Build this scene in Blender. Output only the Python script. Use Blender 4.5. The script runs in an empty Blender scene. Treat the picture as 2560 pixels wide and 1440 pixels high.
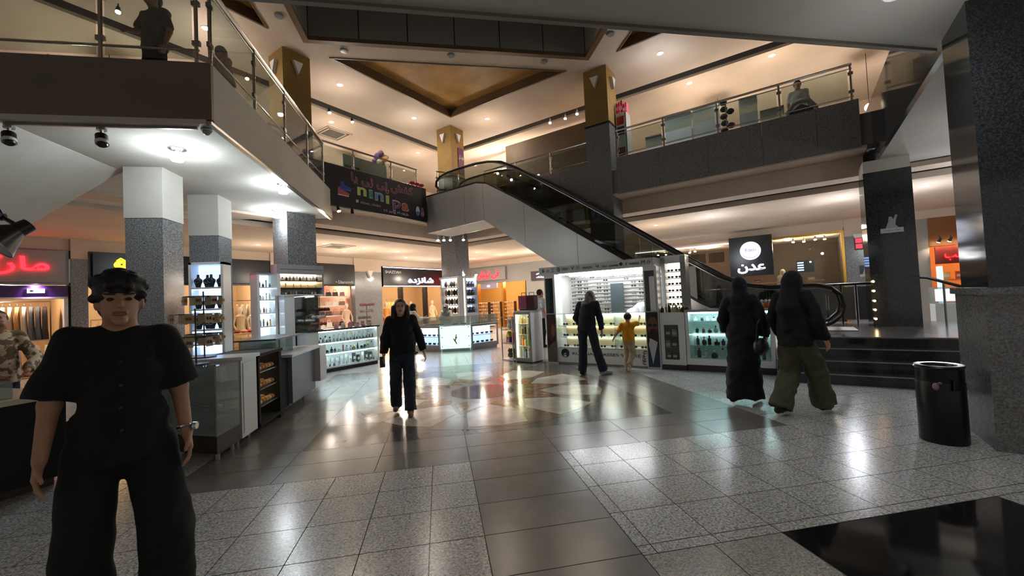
import bpy, bmesh, math, random
import numpy as np
from mathutils import Vector, Matrix
random.seed(11)
SC = bpy.context.scene
COL = SC.collection
PI = math.pi
S2 = math.sqrt(.5)

# ---------------------------------------------------------------- camera, world, exposure
def setup_camera():
    yaw, pitch, roll = (math.radians(a) for a in (10.2077, 1.7811, -2.65645))
    f = Vector((math.sin(yaw)*math.cos(pitch), math.cos(yaw)*math.cos(pitch), math.sin(pitch)))
    r = Vector((math.cos(yaw), -math.sin(yaw), 0)); u = r.cross(f)
    r2 = math.cos(roll)*r + math.sin(roll)*u; u2 = -math.sin(roll)*r + math.cos(roll)*u
    cd = bpy.data.cameras.new('camera'); cd.sensor_width = 36; cd.sensor_fit = 'HORIZONTAL'
    cd.lens = 1021.2/2560*36; cd.clip_start = .05; cd.clip_end = 200
    o = bpy.data.objects.new('camera', cd); COL.objects.link(o)
    m = Matrix((r2, u2, -f)).transposed().to_4x4(); m.translation = Vector((0, 0, 1.5))
    o.matrix_world = m; SC.camera = o
    return f, r2, u2
CF, CR, CU = setup_camera()
def in_view(p, pad=.06):                       # is a place in the picture (used only to choose which floor tiles stay single objects)
    v = Vector(p)-Vector((0, 0, 1.5)); d = v.dot(CF)
    if d < .3: return False
    return abs(v.dot(CR)/d) < 1.2534+pad and abs(v.dot(CU)/d) < .705+pad
w = bpy.data.worlds.new('mall_gloom'); SC.world = w; w.use_nodes = True
w.node_tree.nodes['Background'].inputs[0].default_value = (.9, .85, .8, 1)
w.node_tree.nodes['Background'].inputs[1].default_value = .16
SC.view_settings.view_transform = 'Standard'; SC.view_settings.look = 'None'
SC.view_settings.gamma = 1; SC.view_settings.exposure = 1.3
SC.view_settings.use_curve_mapping = False
LK = 2.0                                       # one dimmer for all lamps

SC.cycles.max_bounces = 6; SC.cycles.use_light_tree = False; SC.cycles.adaptive_threshold = .03; SC.cycles.diffuse_bounces = 3; SC.cycles.glossy_bounces = 4; SC.cycles.transparent_max_bounces = 10; SC.cycles.caustics_reflective = False; SC.cycles.caustics_refractive = False; SC.cycles.sample_clamp_indirect = 4

# ---------------------------------------------------------------- materials
def rgb(h):
    h = h.lstrip('#'); c = [int(h[i:i+2], 16)/255 for i in (0, 2, 4)]
    return tuple(x/12.92 if x < .04045 else ((x+.055)/1.055)**2.4 for x in c)+(1,)
MATS = {}
def mat(name, c='#888888', c2=None, scale=8, rough=.5, metal=0, emit=0, ec=None, bump=0, spec=.5, world=False, lo=.35, hi=.65, detail=4, rough2=None):
    if name in MATS: return MATS[name]
    m = bpy.data.materials.new(name); m.use_nodes = True; nt = m.node_tree
    b = nt.nodes['Principled BSDF']
    b.inputs['Base Color'].default_value = rgb(c); b.inputs['Roughness'].default_value = rough
    b.inputs['Metallic'].default_value = metal; b.inputs['Specular IOR Level'].default_value = spec
    if c2 or bump:
        if world: co = nt.nodes.new('ShaderNodeNewGeometry').outputs['Position']
        else: co = nt.nodes.new('ShaderNodeTexCoord').outputs['Object']
        n = nt.nodes.new('ShaderNodeTexNoise'); n.inputs['Scale'].default_value = scale; n.inputs['Detail'].default_value = detail
        nt.links.new(co, n.inputs['Vector'])
        if c2:
            rp = nt.nodes.new('ShaderNodeValToRGB'); rp.color_ramp.elements[0].position = lo; rp.color_ramp.elements[1].position = hi
            rp.color_ramp.elements[0].color = rgb(c); rp.color_ramp.elements[1].color = rgb(c2)
            nt.links.new(n.outputs[0], rp.inputs[0]); nt.links.new(rp.outputs[0], b.inputs['Base Color'])
        if bump:
            bp = nt.nodes.new('ShaderNodeBump'); bp.inputs['Strength'].default_value = bump; bp.inputs['Distance'].default_value = .01
            nt.links.new(n.outputs[0], bp.inputs['Height']); nt.links.new(bp.outputs[0], b.inputs['Normal'])
    if emit:
        b.inputs['Emission Color'].default_value = rgb(ec or c); b.inputs['Emission Strength'].default_value = emit
    MATS[name] = m
    return m
def granite(name, cols, scale, rough, spec=.5, tint=0):
    """speckled stone: three mineral colours from a fine noise and a voronoi grain"""
    m = mat(name, cols[0], rough=rough, spec=spec); nt = m.node_tree; b = nt.nodes['Principled BSDF']
    g = nt.nodes.new('ShaderNodeNewGeometry')
    n = nt.nodes.new('ShaderNodeTexNoise'); n.inputs['Scale'].default_value = scale; n.inputs['Detail'].default_value = 3; n.inputs['Roughness'].default_value = .7
    v = nt.nodes.new('ShaderNodeTexVoronoi'); v.inputs['Scale'].default_value = scale*.9
    nt.links.new(g.outputs['Position'], n.inputs['Vector']); nt.links.new(g.outputs['Position'], v.inputs['Vector'])
    rp = nt.nodes.new('ShaderNodeValToRGB'); e = rp.color_ramp.elements
    e[0].position = .36; e[0].color = rgb(cols[1]); e[1].position = .64; e[1].color = rgb(cols[2])
    mid = e.new(.5); mid.color = rgb(cols[0])
    nt.links.new(n.outputs[0], rp.inputs[0])
    mx = nt.nodes.new('ShaderNodeMix'); mx.data_type = 'RGBA'; mx.blend_type = 'MULTIPLY'; mx.inputs[0].default_value = .45
    nt.links.new(rp.outputs[0], mx.inputs[6]); nt.links.new(v.outputs['Color'], mx.inputs[7])
    hs = nt.nodes.new('ShaderNodeHueSaturation'); hs.inputs['Saturation'].default_value = .35; hs.inputs['Value'].default_value = 1.25
    nt.links.new(mx.outputs[2], hs.inputs['Color'])
    if tint:
        oi = nt.nodes.new('ShaderNodeObjectInfo'); mr = nt.nodes.new('ShaderNodeMapRange')
        mr.inputs['To Min'].default_value = 1.25-tint; mr.inputs['To Max'].default_value = 1.25+tint
        nt.links.new(oi.outputs['Random'], mr.inputs['Value']); nt.links.new(mr.outputs[0], hs.inputs['Value'])
    nt.links.new(hs.outputs[0], b.inputs['Base Color'])
    return m
def glass(name, tint='#eef4f2', ior=1.45, rough=.02, body=0, bodyc='#ccd4d2'):
    """thin sheet: transparent with a fresnel reflection, optionally a little milky"""
    m = bpy.data.materials.new(name); m.use_nodes = True; nt = m.node_tree; nt.nodes.clear()
    o = nt.nodes.new('ShaderNodeOutputMaterial'); t = nt.nodes.new('ShaderNodeBsdfTransparent'); t.inputs[0].default_value = rgb(tint)
    g = nt.nodes.new('ShaderNodeBsdfGlossy'); g.inputs['Roughness'].default_value = rough
    f = nt.nodes.new('ShaderNodeFresnel'); ge = nt.nodes.new('ShaderNodeNewGeometry'); mr = nt.nodes.new('ShaderNodeMapRange')   # the same mirror share entering and leaving a thin pane
    mr.inputs['To Min'].default_value = ior; mr.inputs['To Max'].default_value = 1/ior; nt.links.new(ge.outputs['Backfacing'], mr.inputs['Value']); nt.links.new(mr.outputs[0], f.inputs[0])
    mx = nt.nodes.new('ShaderNodeMixShader'); nt.links.new(f.outputs[0], mx.inputs[0])
    src = t.outputs[0]
    if body:
        d = nt.nodes.new('ShaderNodeBsdfDiffuse'); d.inputs[0].default_value = rgb(bodyc)
        m2 = nt.nodes.new('ShaderNodeMixShader'); m2.inputs[0].default_value = body
        nt.links.new(t.outputs[0], m2.inputs[1]); nt.links.new(d.outputs[0], m2.inputs[2]); src = m2.outputs[0]
    nt.links.new(src, mx.inputs[1]); nt.links.new(g.outputs[0], mx.inputs[2]); nt.links.new(mx.outputs[0], o.inputs[0])
    MATS[name] = m
    return m
def lit(name, c, e):
    m = mat(name, c, emit=e, ec=c, rough=.6)
    if not name.startswith('led'): m.cycles.emission_sampling = 'NONE'      # small glowing faces: their lamp lights do the lighting
    return m

GRAN = granite('granite_light', ('#b5b2a9', '#6a6861', '#dcd9d0'), 62, .2, tint=.07)
GRAN2 = granite('granite_beige', ('#a79e88', '#7c7564', '#c0b69e'), 80, .2)
DKST = mat('grey_stone_polished', '#716d68', '#7b7771', scale=3, rough=.24, world=True)
DKST2 = mat('dark_stone_polished', '#524f4c', '#5b5754', scale=3, rough=.2, world=True)
BLKST = mat('black_stone_polished', '#16171a', '#1f2023', scale=30, rough=.07, world=True)
WHST = mat('white_marble', '#c9c2b4', '#b3ab9c', scale=4, rough=.18, world=True)
BRST = mat('brown_marble', '#76604e', '#6b5544', scale=5, rough=.18, world=True)
ORST = mat('orange_marble', '#a97f55', '#94693f', scale=6, rough=.12, world=True)
RDST = mat('maroon_marble', '#5e4a48', '#6d5a56', scale=5, rough=.1, world=True)
GROUT = mat('grout', '#55534d', rough=.7)
COLG = granite('granite_column', ('#6d6f72', '#45474b', '#95979a'), 60, .18)
COLD = granite('granite_dark', ('#2b2d30', '#17191c', '#3c3f42'), 70, .09)
FASC = granite('granite_fascia', ('#76736e', '#5f5c58', '#8a8680'), 60, .14)
PLAST = mat('plaster_tan', '#c9b6a3', '#c1ad99', scale=1.2, rough=.85, world=True)
PLASTW = mat('plaster_white', '#d2cfc6', '#c8c4ba', scale=1.5, rough=.8, world=True)
SOFF = mat('soffit_paint', '#c4bdb1', '#bbb4a8', scale=.8, rough=.75, world=True)
YELL = mat('ochre_paint', '#8f7038', '#836531', scale=2, rough=.7, world=True)
GOLDC = mat('gold_leaf_ceiling', '#c0904a', '#94682f', scale=1.6, rough=.6, world=True, lo=.25, hi=.75)
BROWN = mat('brown_cladding', '#6a5238', '#5f4932', scale=2, rough=.5, world=True)
GREYW = mat('grey_cladding', '#8b8884', rough=.4)
DARKW = mat('dark_fascia_paint', '#766a5e', '#6c6156', scale=.7, rough=.5, world=True)
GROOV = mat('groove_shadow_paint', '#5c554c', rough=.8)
PANEL = mat('dark_panel', '#8a8378', rough=.4)
CHROME = mat('brushed_steel', '#c9c6c0', rough=.22, metal=1)
STEEL = mat('satin_steel', '#9a9791', rough=.35, metal=1)
TRUSS = mat('escalator_cladding', '#a3a19c', '#9b9994', scale=.9, rough=.32, metal=.35, world=True)
RUBBER = mat('black_rubber', '#0d0d0e', rough=.35)
BLACK = mat('black_plastic', '#0c0c0d', rough=.35)
BLKM = mat('black_matte', '#101012', rough=.8)
WHITE = mat('white_laminate', '#d9d9d6', rough=.25)
WHITEM = mat('white_matte', '#dcdad5', rough=.7)
GREYL = mat('grey_laminate', '#8d8d8c', rough=.3)
DKLAM = mat('dark_laminate', '#2a2320', rough=.35)
WOODD = mat('dark_wood', '#3a2a20', '#2c1f17', scale=6, rough=.4)
WOOD = mat('warm_wood', '#a97c4c', '#8d6439', scale=6, rough=.5)
GOLD = mat('gold_metal', '#b58a3c', rough=.3, metal=.9)
GLASS = glass('clear_glass')
GLASSD = glass('smoked_glass', '#cdd0cd', 1.5)
GLASSG = glass('greenish_glass', '#e6ece9', 1.4, body=.03)
GLASSM = glass('milky_glass', '#dfe7e4', 1.45, body=.25)
NOSE = mat('step_nosing', '#8f8d88', rough=.3)
MIRROR = mat('mirror', '#c4ccd0', rough=.03, metal=1)
LEDW = lit('led_white', '#f2fbff', 14)
LEDC = lit('led_cool', '#cfe4ff', 5)
LEDWARM = lit('led_warm', '#ffd9a0', 9)
LENSW = lit('lamp_lens_white', '#ffffff', 30)
LENSC = lit('lamp_lens_cool', '#e4edff', 30)
LENSY = lit('lamp_lens_warm', '#ffe2b0', 30)

# ---------------------------------------------------------------- mesh helpers
class MB:
    """collects shapes; build() links them as one mesh object"""
    def __init__(s): s.v = []; s.f = []; s.mi = []; s.cur = 0
    def add(s, vs, fs):
        b = len(s.v); s.v += [tuple(v) for v in vs]
        for f in fs: s.f.append(tuple(i+b for i in f)); s.mi.append(s.cur)
        return s
    def box(s, x0, y0, z0, x1, y1, z1):
        vs = [(x, y, z) for x in (x0, x1) for y in (y0, y1) for z in (z0, z1)]
        return s.add(vs, [(0, 1, 3, 2), (4, 6, 7, 5), (0, 4, 5, 1), (2, 3, 7, 6), (0, 2, 6, 4), (1, 5, 7, 3)])
    def prism(s, poly, z0, z1):
        n = len(poly); vs = [(x, y, z0) for x, y in poly]+[(x, y, z1) for x, y in poly]
        return s.add(vs, [tuple(range(n-1, -1, -1)), tuple(range(n, 2*n))]+[(i, (i+1) % n, n+(i+1) % n, n+i) for i in range(n)])
    def slab(s, poly, y0, y1):
        """outline in x,z pulled through y"""
        n = len(poly); vs = [(x, y0, z) for x, z in poly]+[(x, y1, z) for x, z in poly]
        return s.add(vs, [tuple(range(n)), tuple(range(2*n-1, n-1, -1))]+[(i, n+i, n+(i+1) % n, (i+1) % n) for i in range(n)])
    def cone(s, p, q, r0, r1, n=12, cap=True):
        p = Vector(p); q = Vector(q); d = (q-p).normalized()
        a = d.orthogonal().normalized(); b = d.cross(a)
        vs = []
        for c, r in ((p, r0), (q, r1)):
            vs += [c+a*(r*math.cos(2*PI*i/n))+b*(r*math.sin(2*PI*i/n)) for i in range(n)]
        fs = [(i, (i+1) % n, n+(i+1) % n, n+i) for i in range(n)]
        if cap: fs += [tuple(range(n-1, -1, -1)), tuple(range(n, 2*n))]
        return s.add(vs, fs)
    def tube(s, path, r, n=8, closed=False, flat=1):
        ps = [Vector(p) for p in path]; m = len(ps); vs = []; up = None
        for i, p in enumerate(ps):
            d = (ps[(i+1) % m]-ps[i-1]) if closed else (ps[min(i+1, m-1)]-ps[max(i-1, 0)])
            d.normalize()
            if up is None: up = d.orthogonal().normalized()
            a = (up-d*up.dot(d)); a = a.normalized() if a.length > 1e-6 else d.orthogonal().normalized(); up = a
            b = d.cross(a)
            vs += [p+a*(r*math.cos(2*PI*k/n))+b*(r*flat*math.sin(2*PI*k/n)) for k in range(n)]
        fs = []
        for i in range(m if closed else m-1):
            j = (i+1) % m
            fs += [(i*n+k, i*n+(k+1) % n, j*n+(k+1) % n, j*n+k) for k in range(n)]
        if not closed: fs += [tuple(range(n-1, -1, -1)), tuple(range((m-1)*n, m*n))]
        return s.add(vs, fs)
    def lathe(s, prof, n=14, c=(0, 0, 0), sx=1, sy=1):
        vs = [(c[0]+sx*r*math.cos(2*PI*k/n), c[1]+sy*r*math.sin(2*PI*k/n), c[2]+z) for r, z in prof for k in range(n)]
        fs = [(i*n+k, i*n+(k+1) % n, (i+1)*n+(k+1) % n, (i+1)*n+k) for i in range(len(prof)-1) for k in range(n)]
        if prof[0][0] > 1e-5: fs.append(tuple(range(n-1, -1, -1)))
        if prof[-1][0] > 1e-5: fs.append(tuple(range((len(prof)-1)*n, len(prof)*n)))
        return s.add(vs, fs)
    def ball(s, c, r, n=12, m=8):
        rx, ry, rz = r if isinstance(r, tuple) else (r, r, r)
        vs = [(c[0], c[1], c[2]-rz)]
        for i in range(1, m):
            t = PI*i/m-PI/2
            vs += [(c[0]+rx*math.cos(t)*math.cos(2*PI*k/n), c[1]+ry*math.cos(t)*math.sin(2*PI*k/n), c[2]+rz*math.sin(t)) for k in range(n)]
        vs.append((c[0], c[1], c[2]+rz)); L = len(vs)-1
        fs = [(0, 1+(k+1) % n, 1+k) for k in range(n)]
        for i in range(m-2): fs += [(1+i*n+k, 1+i*n+(k+1) % n, 1+(i+1)*n+(k+1) % n, 1+(i+1)*n+k) for k in range(n)]
        fs += [(1+(m-2)*n+k, 1+(m-2)*n+(k+1) % n, L) for k in range(n)]
        return s.add(vs, fs)
    def mesh(s, name, mats, smooth=False):
        me = bpy.data.meshes.new(name); me.from_pydata(s.v, [], s.f); me.update()
        for m in (mats if isinstance(mats, (list, tuple)) else [mats]): me.materials.append(m)
        if any(s.mi): me.polygons.foreach_set('material_index', s.mi)
        if smooth:
            me.polygons.foreach_set('use_smooth', [True]*len(s.f))
            me.set_sharp_from_angle(angle=math.radians(40))
        return me
    def build(s, name, mats, parent=None, loc=None, rz=0, smooth=False):
        return ob(name, s.mesh(name, mats, smooth), parent, loc, rz)
def ob(name, me, parent=None, loc=None, rz=0):
    o = bpy.data.objects.new(name, me); COL.objects.link(o)
    if parent: o.parent = parent
    if loc is not None: o.location = loc
    if rz: o.rotation_euler = (0, 0, rz)
    return o
def tag(o, label=None, cat=None, group=None, kind=None):
    if label: o['label'] = label
    if cat: o['category'] = cat
    if group: o['group'] = group
    if kind: o['kind'] = kind
    return o
def thing(name, label, cat, loc=(0, 0, 0), rz=0, group=None, kind=None):
    return tag(ob(name, None, None, loc, rz), label, cat, group, kind)
def copy_tree(o, loc=None, rz=None, parent=None, label=None):
    c = o.copy(); COL.objects.link(c); c.parent = parent
    if loc is not None: c.location = loc
    if rz is not None: c.rotation_euler = (0, 0, rz)
    if label: c['label'] = label
    for ch in list(o.children): copy_tree(ch, parent=c)
    return c
RA, RB = PI/4, -PI/4        # the two wall directions of the square atrium
def fa(k, u, v=0, z=0):     # point on the left-hand system: walls Y - X = k, u runs along them to the right, v away from the atrium
    return (-k/2+u*S2-v*S2, k/2+u*S2+v*S2, z)
def fb(k, u, v=0, z=0):     # right-hand system: walls X + Y = k
    return (k/2+u*S2+v*S2, k/2-u*S2+v*S2, z)
def spot(parent, loc, power, col=(1, .9, .78), size=110, blend=.6, r=.05, aim=None):
    l = bpy.data.lights.new('lamp_light', 'SPOT'); l.energy = power*LK; l.color = col; l.spot_size = math.radians(size); l.spot_blend = blend; l.shadow_soft_size = r
    o = bpy.data.objects.new('lamp_light', l); COL.objects.link(o); o.parent = parent; o.location = loc
    if aim: o.rotation_euler = Vector(aim).to_track_quat('-Z', 'Y').to_euler()
    return o
def point(parent, loc, power, col=(1, .9, .78), r=.08):
    l = bpy.data.lights.new('lamp_light', 'POINT'); l.energy = power*LK; l.color = col; l.shadow_soft_size = r
    o = bpy.data.objects.new('lamp_light', l); COL.objects.link(o); o.location = loc
    if parent: o.parent = parent
    return o
# --- writing: Persian letters are joined by hand (presentation forms, laid out right to left)
PF = {'ا': 0xFE8D, 'ب': 0xFE8F, 'ت': 0xFE95, 'ح': 0xFEA1, 'د': 0xFEA9, 'ر': 0xFEAD, 'ز': 0xFEAF, 'ش': 0xFEB5, 'ط': 0xFEC1, 'ع': 0xFEC9, 'ف': 0xFED1,
      'ق': 0xFED5, 'م': 0xFEE1, 'ن': 0xFEE5, 'و': 0xFEED, 'ه': 0xFEE9, 'پ': 0xFB56, 'ک': 0xFB8E, 'ی': 0xFBFC, 'ل': 0xFEDD, 'س': 0xFEB1}
def fa_text(t):
    out = []
    for i, c in enumerate(t):
        if c not in PF: out.append(c); continue
        prev = i > 0 and t[i-1] in PF and t[i-1] not in 'ادرزو'
        nxt = i+1 < len(t) and t[i+1] in PF and c not in 'ادرزو'
        out.append(chr(PF[c]+(3 if prev and nxt else 1 if prev else 2 if nxt else 0)))
    return ''.join(reversed(out))
def text_mesh(body, width, depth=.01, height=None, bold=0):
    """lettering as a solid mesh standing in the x,z plane, centred on x, base at z=0, front at y=0"""
    c = bpy.data.curves.new('lettering', 'FONT'); c.body = body; c.align_x = 'CENTER'; c.extrude = .5; c.offset = bold
    o = bpy.data.objects.new('lettering', c); COL.objects.link(o)
    me = bpy.data.meshes.new_from_object(o.evaluated_get(bpy.context.evaluated_depsgraph_get()))
    bpy.data.objects.remove(o); bpy.data.curves.remove(c)
    n = len(me.vertices); co = np.empty(n*3, 'f'); me.vertices.foreach_get('co', co); co = co.reshape(-1, 3)
    lo, hi = co.min(0), co.max(0)
    sx = width/(hi[0]-lo[0]); sz = height/(hi[1]-lo[1]) if height else sx
    q = np.stack([(co[:, 0]-(lo[0]+hi[0])/2)*sx, -(co[:, 2]-.5)*depth-depth, (co[:, 1]-lo[1])*sz], 1)
    q[:, 1] = np.where(co[:, 2] > 0, -depth, 0)
    me.vertices.foreach_set('co', q.astype('f').ravel()); me.update(); me.materials.clear()
    return me
def write(parent, body, m, width, loc, depth=.01, height=None, bold=0, rz=0, name='lettering', rot=None):
    me = text_mesh(body, width, depth, height, bold); me.materials.append(m)
    o = ob(name, me, parent, loc, rz)
    if rot: o.rotation_euler = rot
    return o
# ================================================================ THE SETTING
def struct(o, label, cat='structure'): return tag(o, label, cat, kind='structure')
def holed(mb, outer, holes, z):
    """flat plate with holes"""
    bm = bmesh.new()
    for loop in [outer]+holes:
        vs = [bm.verts.new((x, y, z)) for x, y in loop]
        for i in range(len(vs)): bm.edges.new((vs[i], vs[(i+1) % len(vs)]))
    bmesh.ops.triangle_fill(bm, use_beauty=True, edges=bm.edges[:])
    bm.verts.index_update()
    mb.add([v.co[:] for v in bm.verts], [[v.index for v in f.verts] for f in bm.faces]); bm.free()
    return mb

# ---------------------------------------------------------------- floor
SX, SY = .66, 6.93                                  # centre of the star inlay
floor = struct(MB().box(-16, -7, -.3, 20, 27, -.008).build('floor', GRAN), 'polished granite mall floor with a marble star inlay', 'floor')
rects = []
def cells(xs, ys, m, skip=None):
    for a, b in zip(xs, xs[1:]):
        for c, d in zip(ys, ys[1:]):
            if skip and skip((a+b)/2, (c+d)/2): continue
            rects.append((a, c, b, d, m))
def steps(a, b, s):
    out = [a]
    while abs(out[-1]-b) > 1e-6 and (b-out[-1])*s > 0: out.append(out[-1]+s)
    return sorted(out)
T = .418
ysL = steps(3.93, .2, -T); xsL = steps(-.117, -7.2, -.424)
cells(xsL, ysL, GRAN); cells([-.117, .228], ysL, GRAN)
ysR = [.35, .77, 1.19, 1.61, 2.03, 2.24, 2.33, 2.72, 3.135, 3.55, 3.93]
xsR = [1.099, 1.19, 1.6, 2.016]+steps(2.44, 9.4, .42)
blackhole = lambda x, y: 2.016 < x < 3.73 and y < 2.24
cells(xsR, ysR, GRAN, lambda x, y: y < 2.24 or (x > 3.7 and y > 3.93))
cells([1.099, 1.55, 2.016], [.35, 1.3, 2.24], GRAN2)
cells([3.73, 4.15, 4.57, 4.99, 5.41], ysR[:6], GRAN)
cells([2.016, 3.73], [.35, 1.3, 2.24], BLKST)
cells([.228, 1.099], steps(3.93, .2, -T), DKST)
ysN = steps(3.93, 11.4, T)
cells(steps(-2.38, -7.4, -.42), ysN, GRAN); cells(steps(3.70, 8.2, .42), ysN, GRAN)
xo = np.linspace(-2.38, 3.70, 8); cells(list(xo), [3.93, 4.335, 4.74], DKST); cells(list(xo), [9.12, 9.56, 10.0], DKST)
yo = list(np.linspace(4.74, 9.12, 6)); cells([-2.38, -1.94, -1.5], yo, DKST); cells([2.82, 3.26, 3.70], yo, DKST)
cells(list(np.linspace(-1.5, 2.82, 6)), yo, DKST2)
cells(steps(-2.38, 3.70, 6.08/14), steps(10.0, 13.0, .43), GRAN)
def vis(r): return in_view(((r[0]+r[2])/2, (r[1]+r[3])/2, 0), .1)
rects.sort(key=lambda r: (not vis(r), ((r[0]+r[2])/2)**2+((r[1]+r[3])/2)**2))
tile_mesh, rest = {}, {}
for i, (a, c, b, d, m) in enumerate(rects):
    g = .0016
    if i < 296 and vis((a, c, b, d)):
        key = (round(b-a, 3), round(d-c, 3), m.name)
        if key not in tile_mesh:
            hx, hy = (b-a)/2-g, (d-c)/2-g; e = .0015
            mb = MB(); vs = [(-hx, -hy, -.012), (hx, -hy, -.012), (hx, hy, -.012), (-hx, hy, -.012)]
            vs += [(x, y, -e) for x, y, _ in vs]+[(x*(1-e/hx), y*(1-e/hy), 0) for x, y, _ in vs]
            mb.add(vs, [(8, 9, 10, 11)]); mb.cur = 1; q = [(k+j*4, (k+1) % 4+j*4, (k+1) % 4+j*4+4, k+j*4+4) for j in (0, 1) for k in range(4)]
            mb.f += q; mb.mi += [1]*8
            tile_mesh[key] = mb.mesh('floor_tile', [m, GROUT])
        ob('floor_tile', tile_mesh[key], floor, ((a+b)/2, (c+d)/2, 0))
    else:
        rest.setdefault(m.name, MB()).box(a+g, c+g, -.012, b-g, d-g, 0)
for k, mb in rest.items(): tag(mb.build('floor_tiles_beyond', MATS[k], floor), kind='stuff')
# star: brown ground, ten white petals, twenty small ochre pieces, maroon heart
def polar(t, pts):
    c, s_ = math.cos(t), math.sin(t)
    return [(SX+r*c-q*s_, SY+r*s_+q*c) for r, q in pts]
MB().prism([(SX+2.06*math.cos(2*PI*(k+.5)/20), SY+2.06*math.sin(2*PI*(k+.5)/20)) for k in range(20)], -.004, .001).build('star_ground', BRST, floor)
for k in range(10):
    t = -PI/2+k*PI/5
    MB().prism(polar(t, [(.95, 0), (1.3, -.35), (1.92, -.37), (1.98, 0), (1.92, .37), (1.3, .35)]), -.003, .0025).build('star_petal', WHST, floor)
    MB().prism(polar(t, [(.88, -.02), (.70, -.14), (.93, -.30), (1.19, -.34)]), -.003, .0025).build('star_wedge', ORST, floor)
    MB().prism(polar(t, [(.88, .02), (1.19, .34), (.93, .30), (.70, .14)]), -.003, .0025).build('star_wedge', ORST, floor)
MB().prism([(SX+.55*math.cos(2*PI*(k+.5)/10), SY+.55*math.sin(2*PI*(k+.5)/10)) for k in range(10)], -.003, .0025).build('star_heart', RDST, floor)

# ---------------------------------------------------------------- raised platform with steps (right)
plat = struct(ob('stair_platform', None, None, fb(0, 0), RB), 'black polished stone platform with four steps in front of the escalator', 'steps')
for i in range(4):
    k = (11.2+.42*i)*S2
    MB().box(-.33, k, .16*i+.0, 4.2, (17.6)*S2, .16*(i+1)-.03).build('riser', COLD, plat)
    MB().box(-.33, k-.02, .16*(i+1)-.03, 4.2, 17.6*S2, .16*(i+1)).build('tread', COLD if i < 3 else DKST2, plat); MB().box(-.33, k-.024, .16*(i+1)-.016, 4.2, k-.019, .16*(i+1)+.001).build('nosing', NOSE, plat)
# ---------------------------------------------------------------- columns
def sq_column(cx, cy, h, parts, label, rot=True, half=.36):
    """stacked square shaft, turned to the atrium's diagonal"""
    t = struct(ob('column', None, None, (cx, cy, 0), PI/4 if rot else 0), label, 'column')
    for nm, z0, z1, m, g in parts: MB().box(-half-g, -half-g, z0, half+g, half+g, z1).build(nm, m, t)
    return t
def sconce_tri(col, z, half=.36):
    for (x, y, r) in ((0, -half, 0), (-half, 0, -PI/2), (half, 0, PI/2)):
        mb = MB(); mb.slab([(-.12, .16), (.12, .16), (0, -.16)], -.09, -.005)
        mb.build('sconce_shell', WHITEM, col, (x, y, z), r)
COLUMNS = {}
COLUMNS['M'] = sq_column(.66, 15.41, 8.05, [('granite_shaft', 0, 6.15, COLG, 0), ('granite_cap', 6.15, 6.2, COLD, .015), ('painted_shaft', 6.2, 8.05, YELL, -.01)], 'far corner column, grey granite below and ochre paint above, behind the escalator landing')
COLUMNS['L'] = sq_column(-3.56, 11.19, 8.05, [('granite_shaft', 0, 6.15, COLG, 0), ('painted_shaft', 6.15, 8.05, YELL, -.01)], 'grey granite column with ochre top behind the perfume kiosk and walkway')
COLUMNS['R'] = sq_column(4.9, 11.14, 8.05, [('granite_shaft', 0, 6.38, FASC, 0), ('granite_cap', 6.38, 6.43, COLD, .015), ('painted_shaft', 6.43, 8.05, YELL, -.01)], 'dark granite column with ochre top at the start of the long balcony')
for k in 'MLR': sconce_tri(COLUMNS[k], 7.62, .35)
COLUMNS['S'] = sq_column(9.15, 6.88, 4.0, [('granite_shaft', .64, 3.76, COLD, 0), ('painted_shaft', 3.76, 4.0, SOFF, -.01)], 'black polished column on the raised platform with a paper notice')
COLUMNS['N'] = sq_column(5.27, 2.80, 4.0, [('plinth', 0, 1.36, FASC, .04), ('moulding', 1.36, 1.42, FASC, .07), ('granite_shaft', 1.42, 8.0, COLD, 0)], 'big dark granite column with moulded plinth beside the waste bin')
for nm, y0, lab in (('P1', 7.45, 'square pillar under the walkway nearest the walkway front, granite with white painted top'), ('P2', 9.15, 'square pillar under the walkway beside the lit jewellery shelf, granite with white painted top')):
    t = struct(ob('pillar', None, None, (-4.61, y0+.265, 0)), lab, 'pillar')
    MB().box(-.265, -.265, 0, .265, .265, 3.1).build('granite_shaft', COLG, t)
    MB().box(-.275, -.275, 3.1, .275, .275, 3.93).build('painted_top', PLASTW, t)

# ---------------------------------------------------------------- upper ceiling with coffers and skylight
ZC = 8.05
tri_far = [(.66-3.11, 11.1), (.66+3.11, 11.1), (.66, 14.22)]
tri_l = [(-3.67, 9.93), (-3.67, 3.6), (-6.8, 6.77)]
tri_r = [(4.99, 3.6), (4.99, 9.93), (8.12, 6.77)]
sky = [(-2.85, 3.2), (4.17, 3.2), (4.17, 10.3), (-2.85, 10.3)]
def gstrip(k1, k2, uA0, uB1, off=1.32):
    A = [fa(k1, uA0)[:2], (.66, .66+k1), (.66, .66+k2), fa(k2, uA0)[:2]]
    B = [(.66, .66+k1), fb(k1+off, uB1)[:2], fb(k2+off, uB1)[:2], (.66, .66+k2)]
    return A, B
gA, gB = gstrip(16.9, 17.32, -1.5, 5.0)
groove = [gA[0], gA[1], gB[1], gB[2], gA[2], gA[3]]
ceil = struct(holed(MB(), [(-15, -7), (19, -7), (19, 27.5), (-15, 27.5)], [tri_far, tri_l, tri_r, sky, groove], ZC).build('ceiling', PLAST), 'high tan ceiling over the atrium with triangular gold coffers', 'ceiling')
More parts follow.
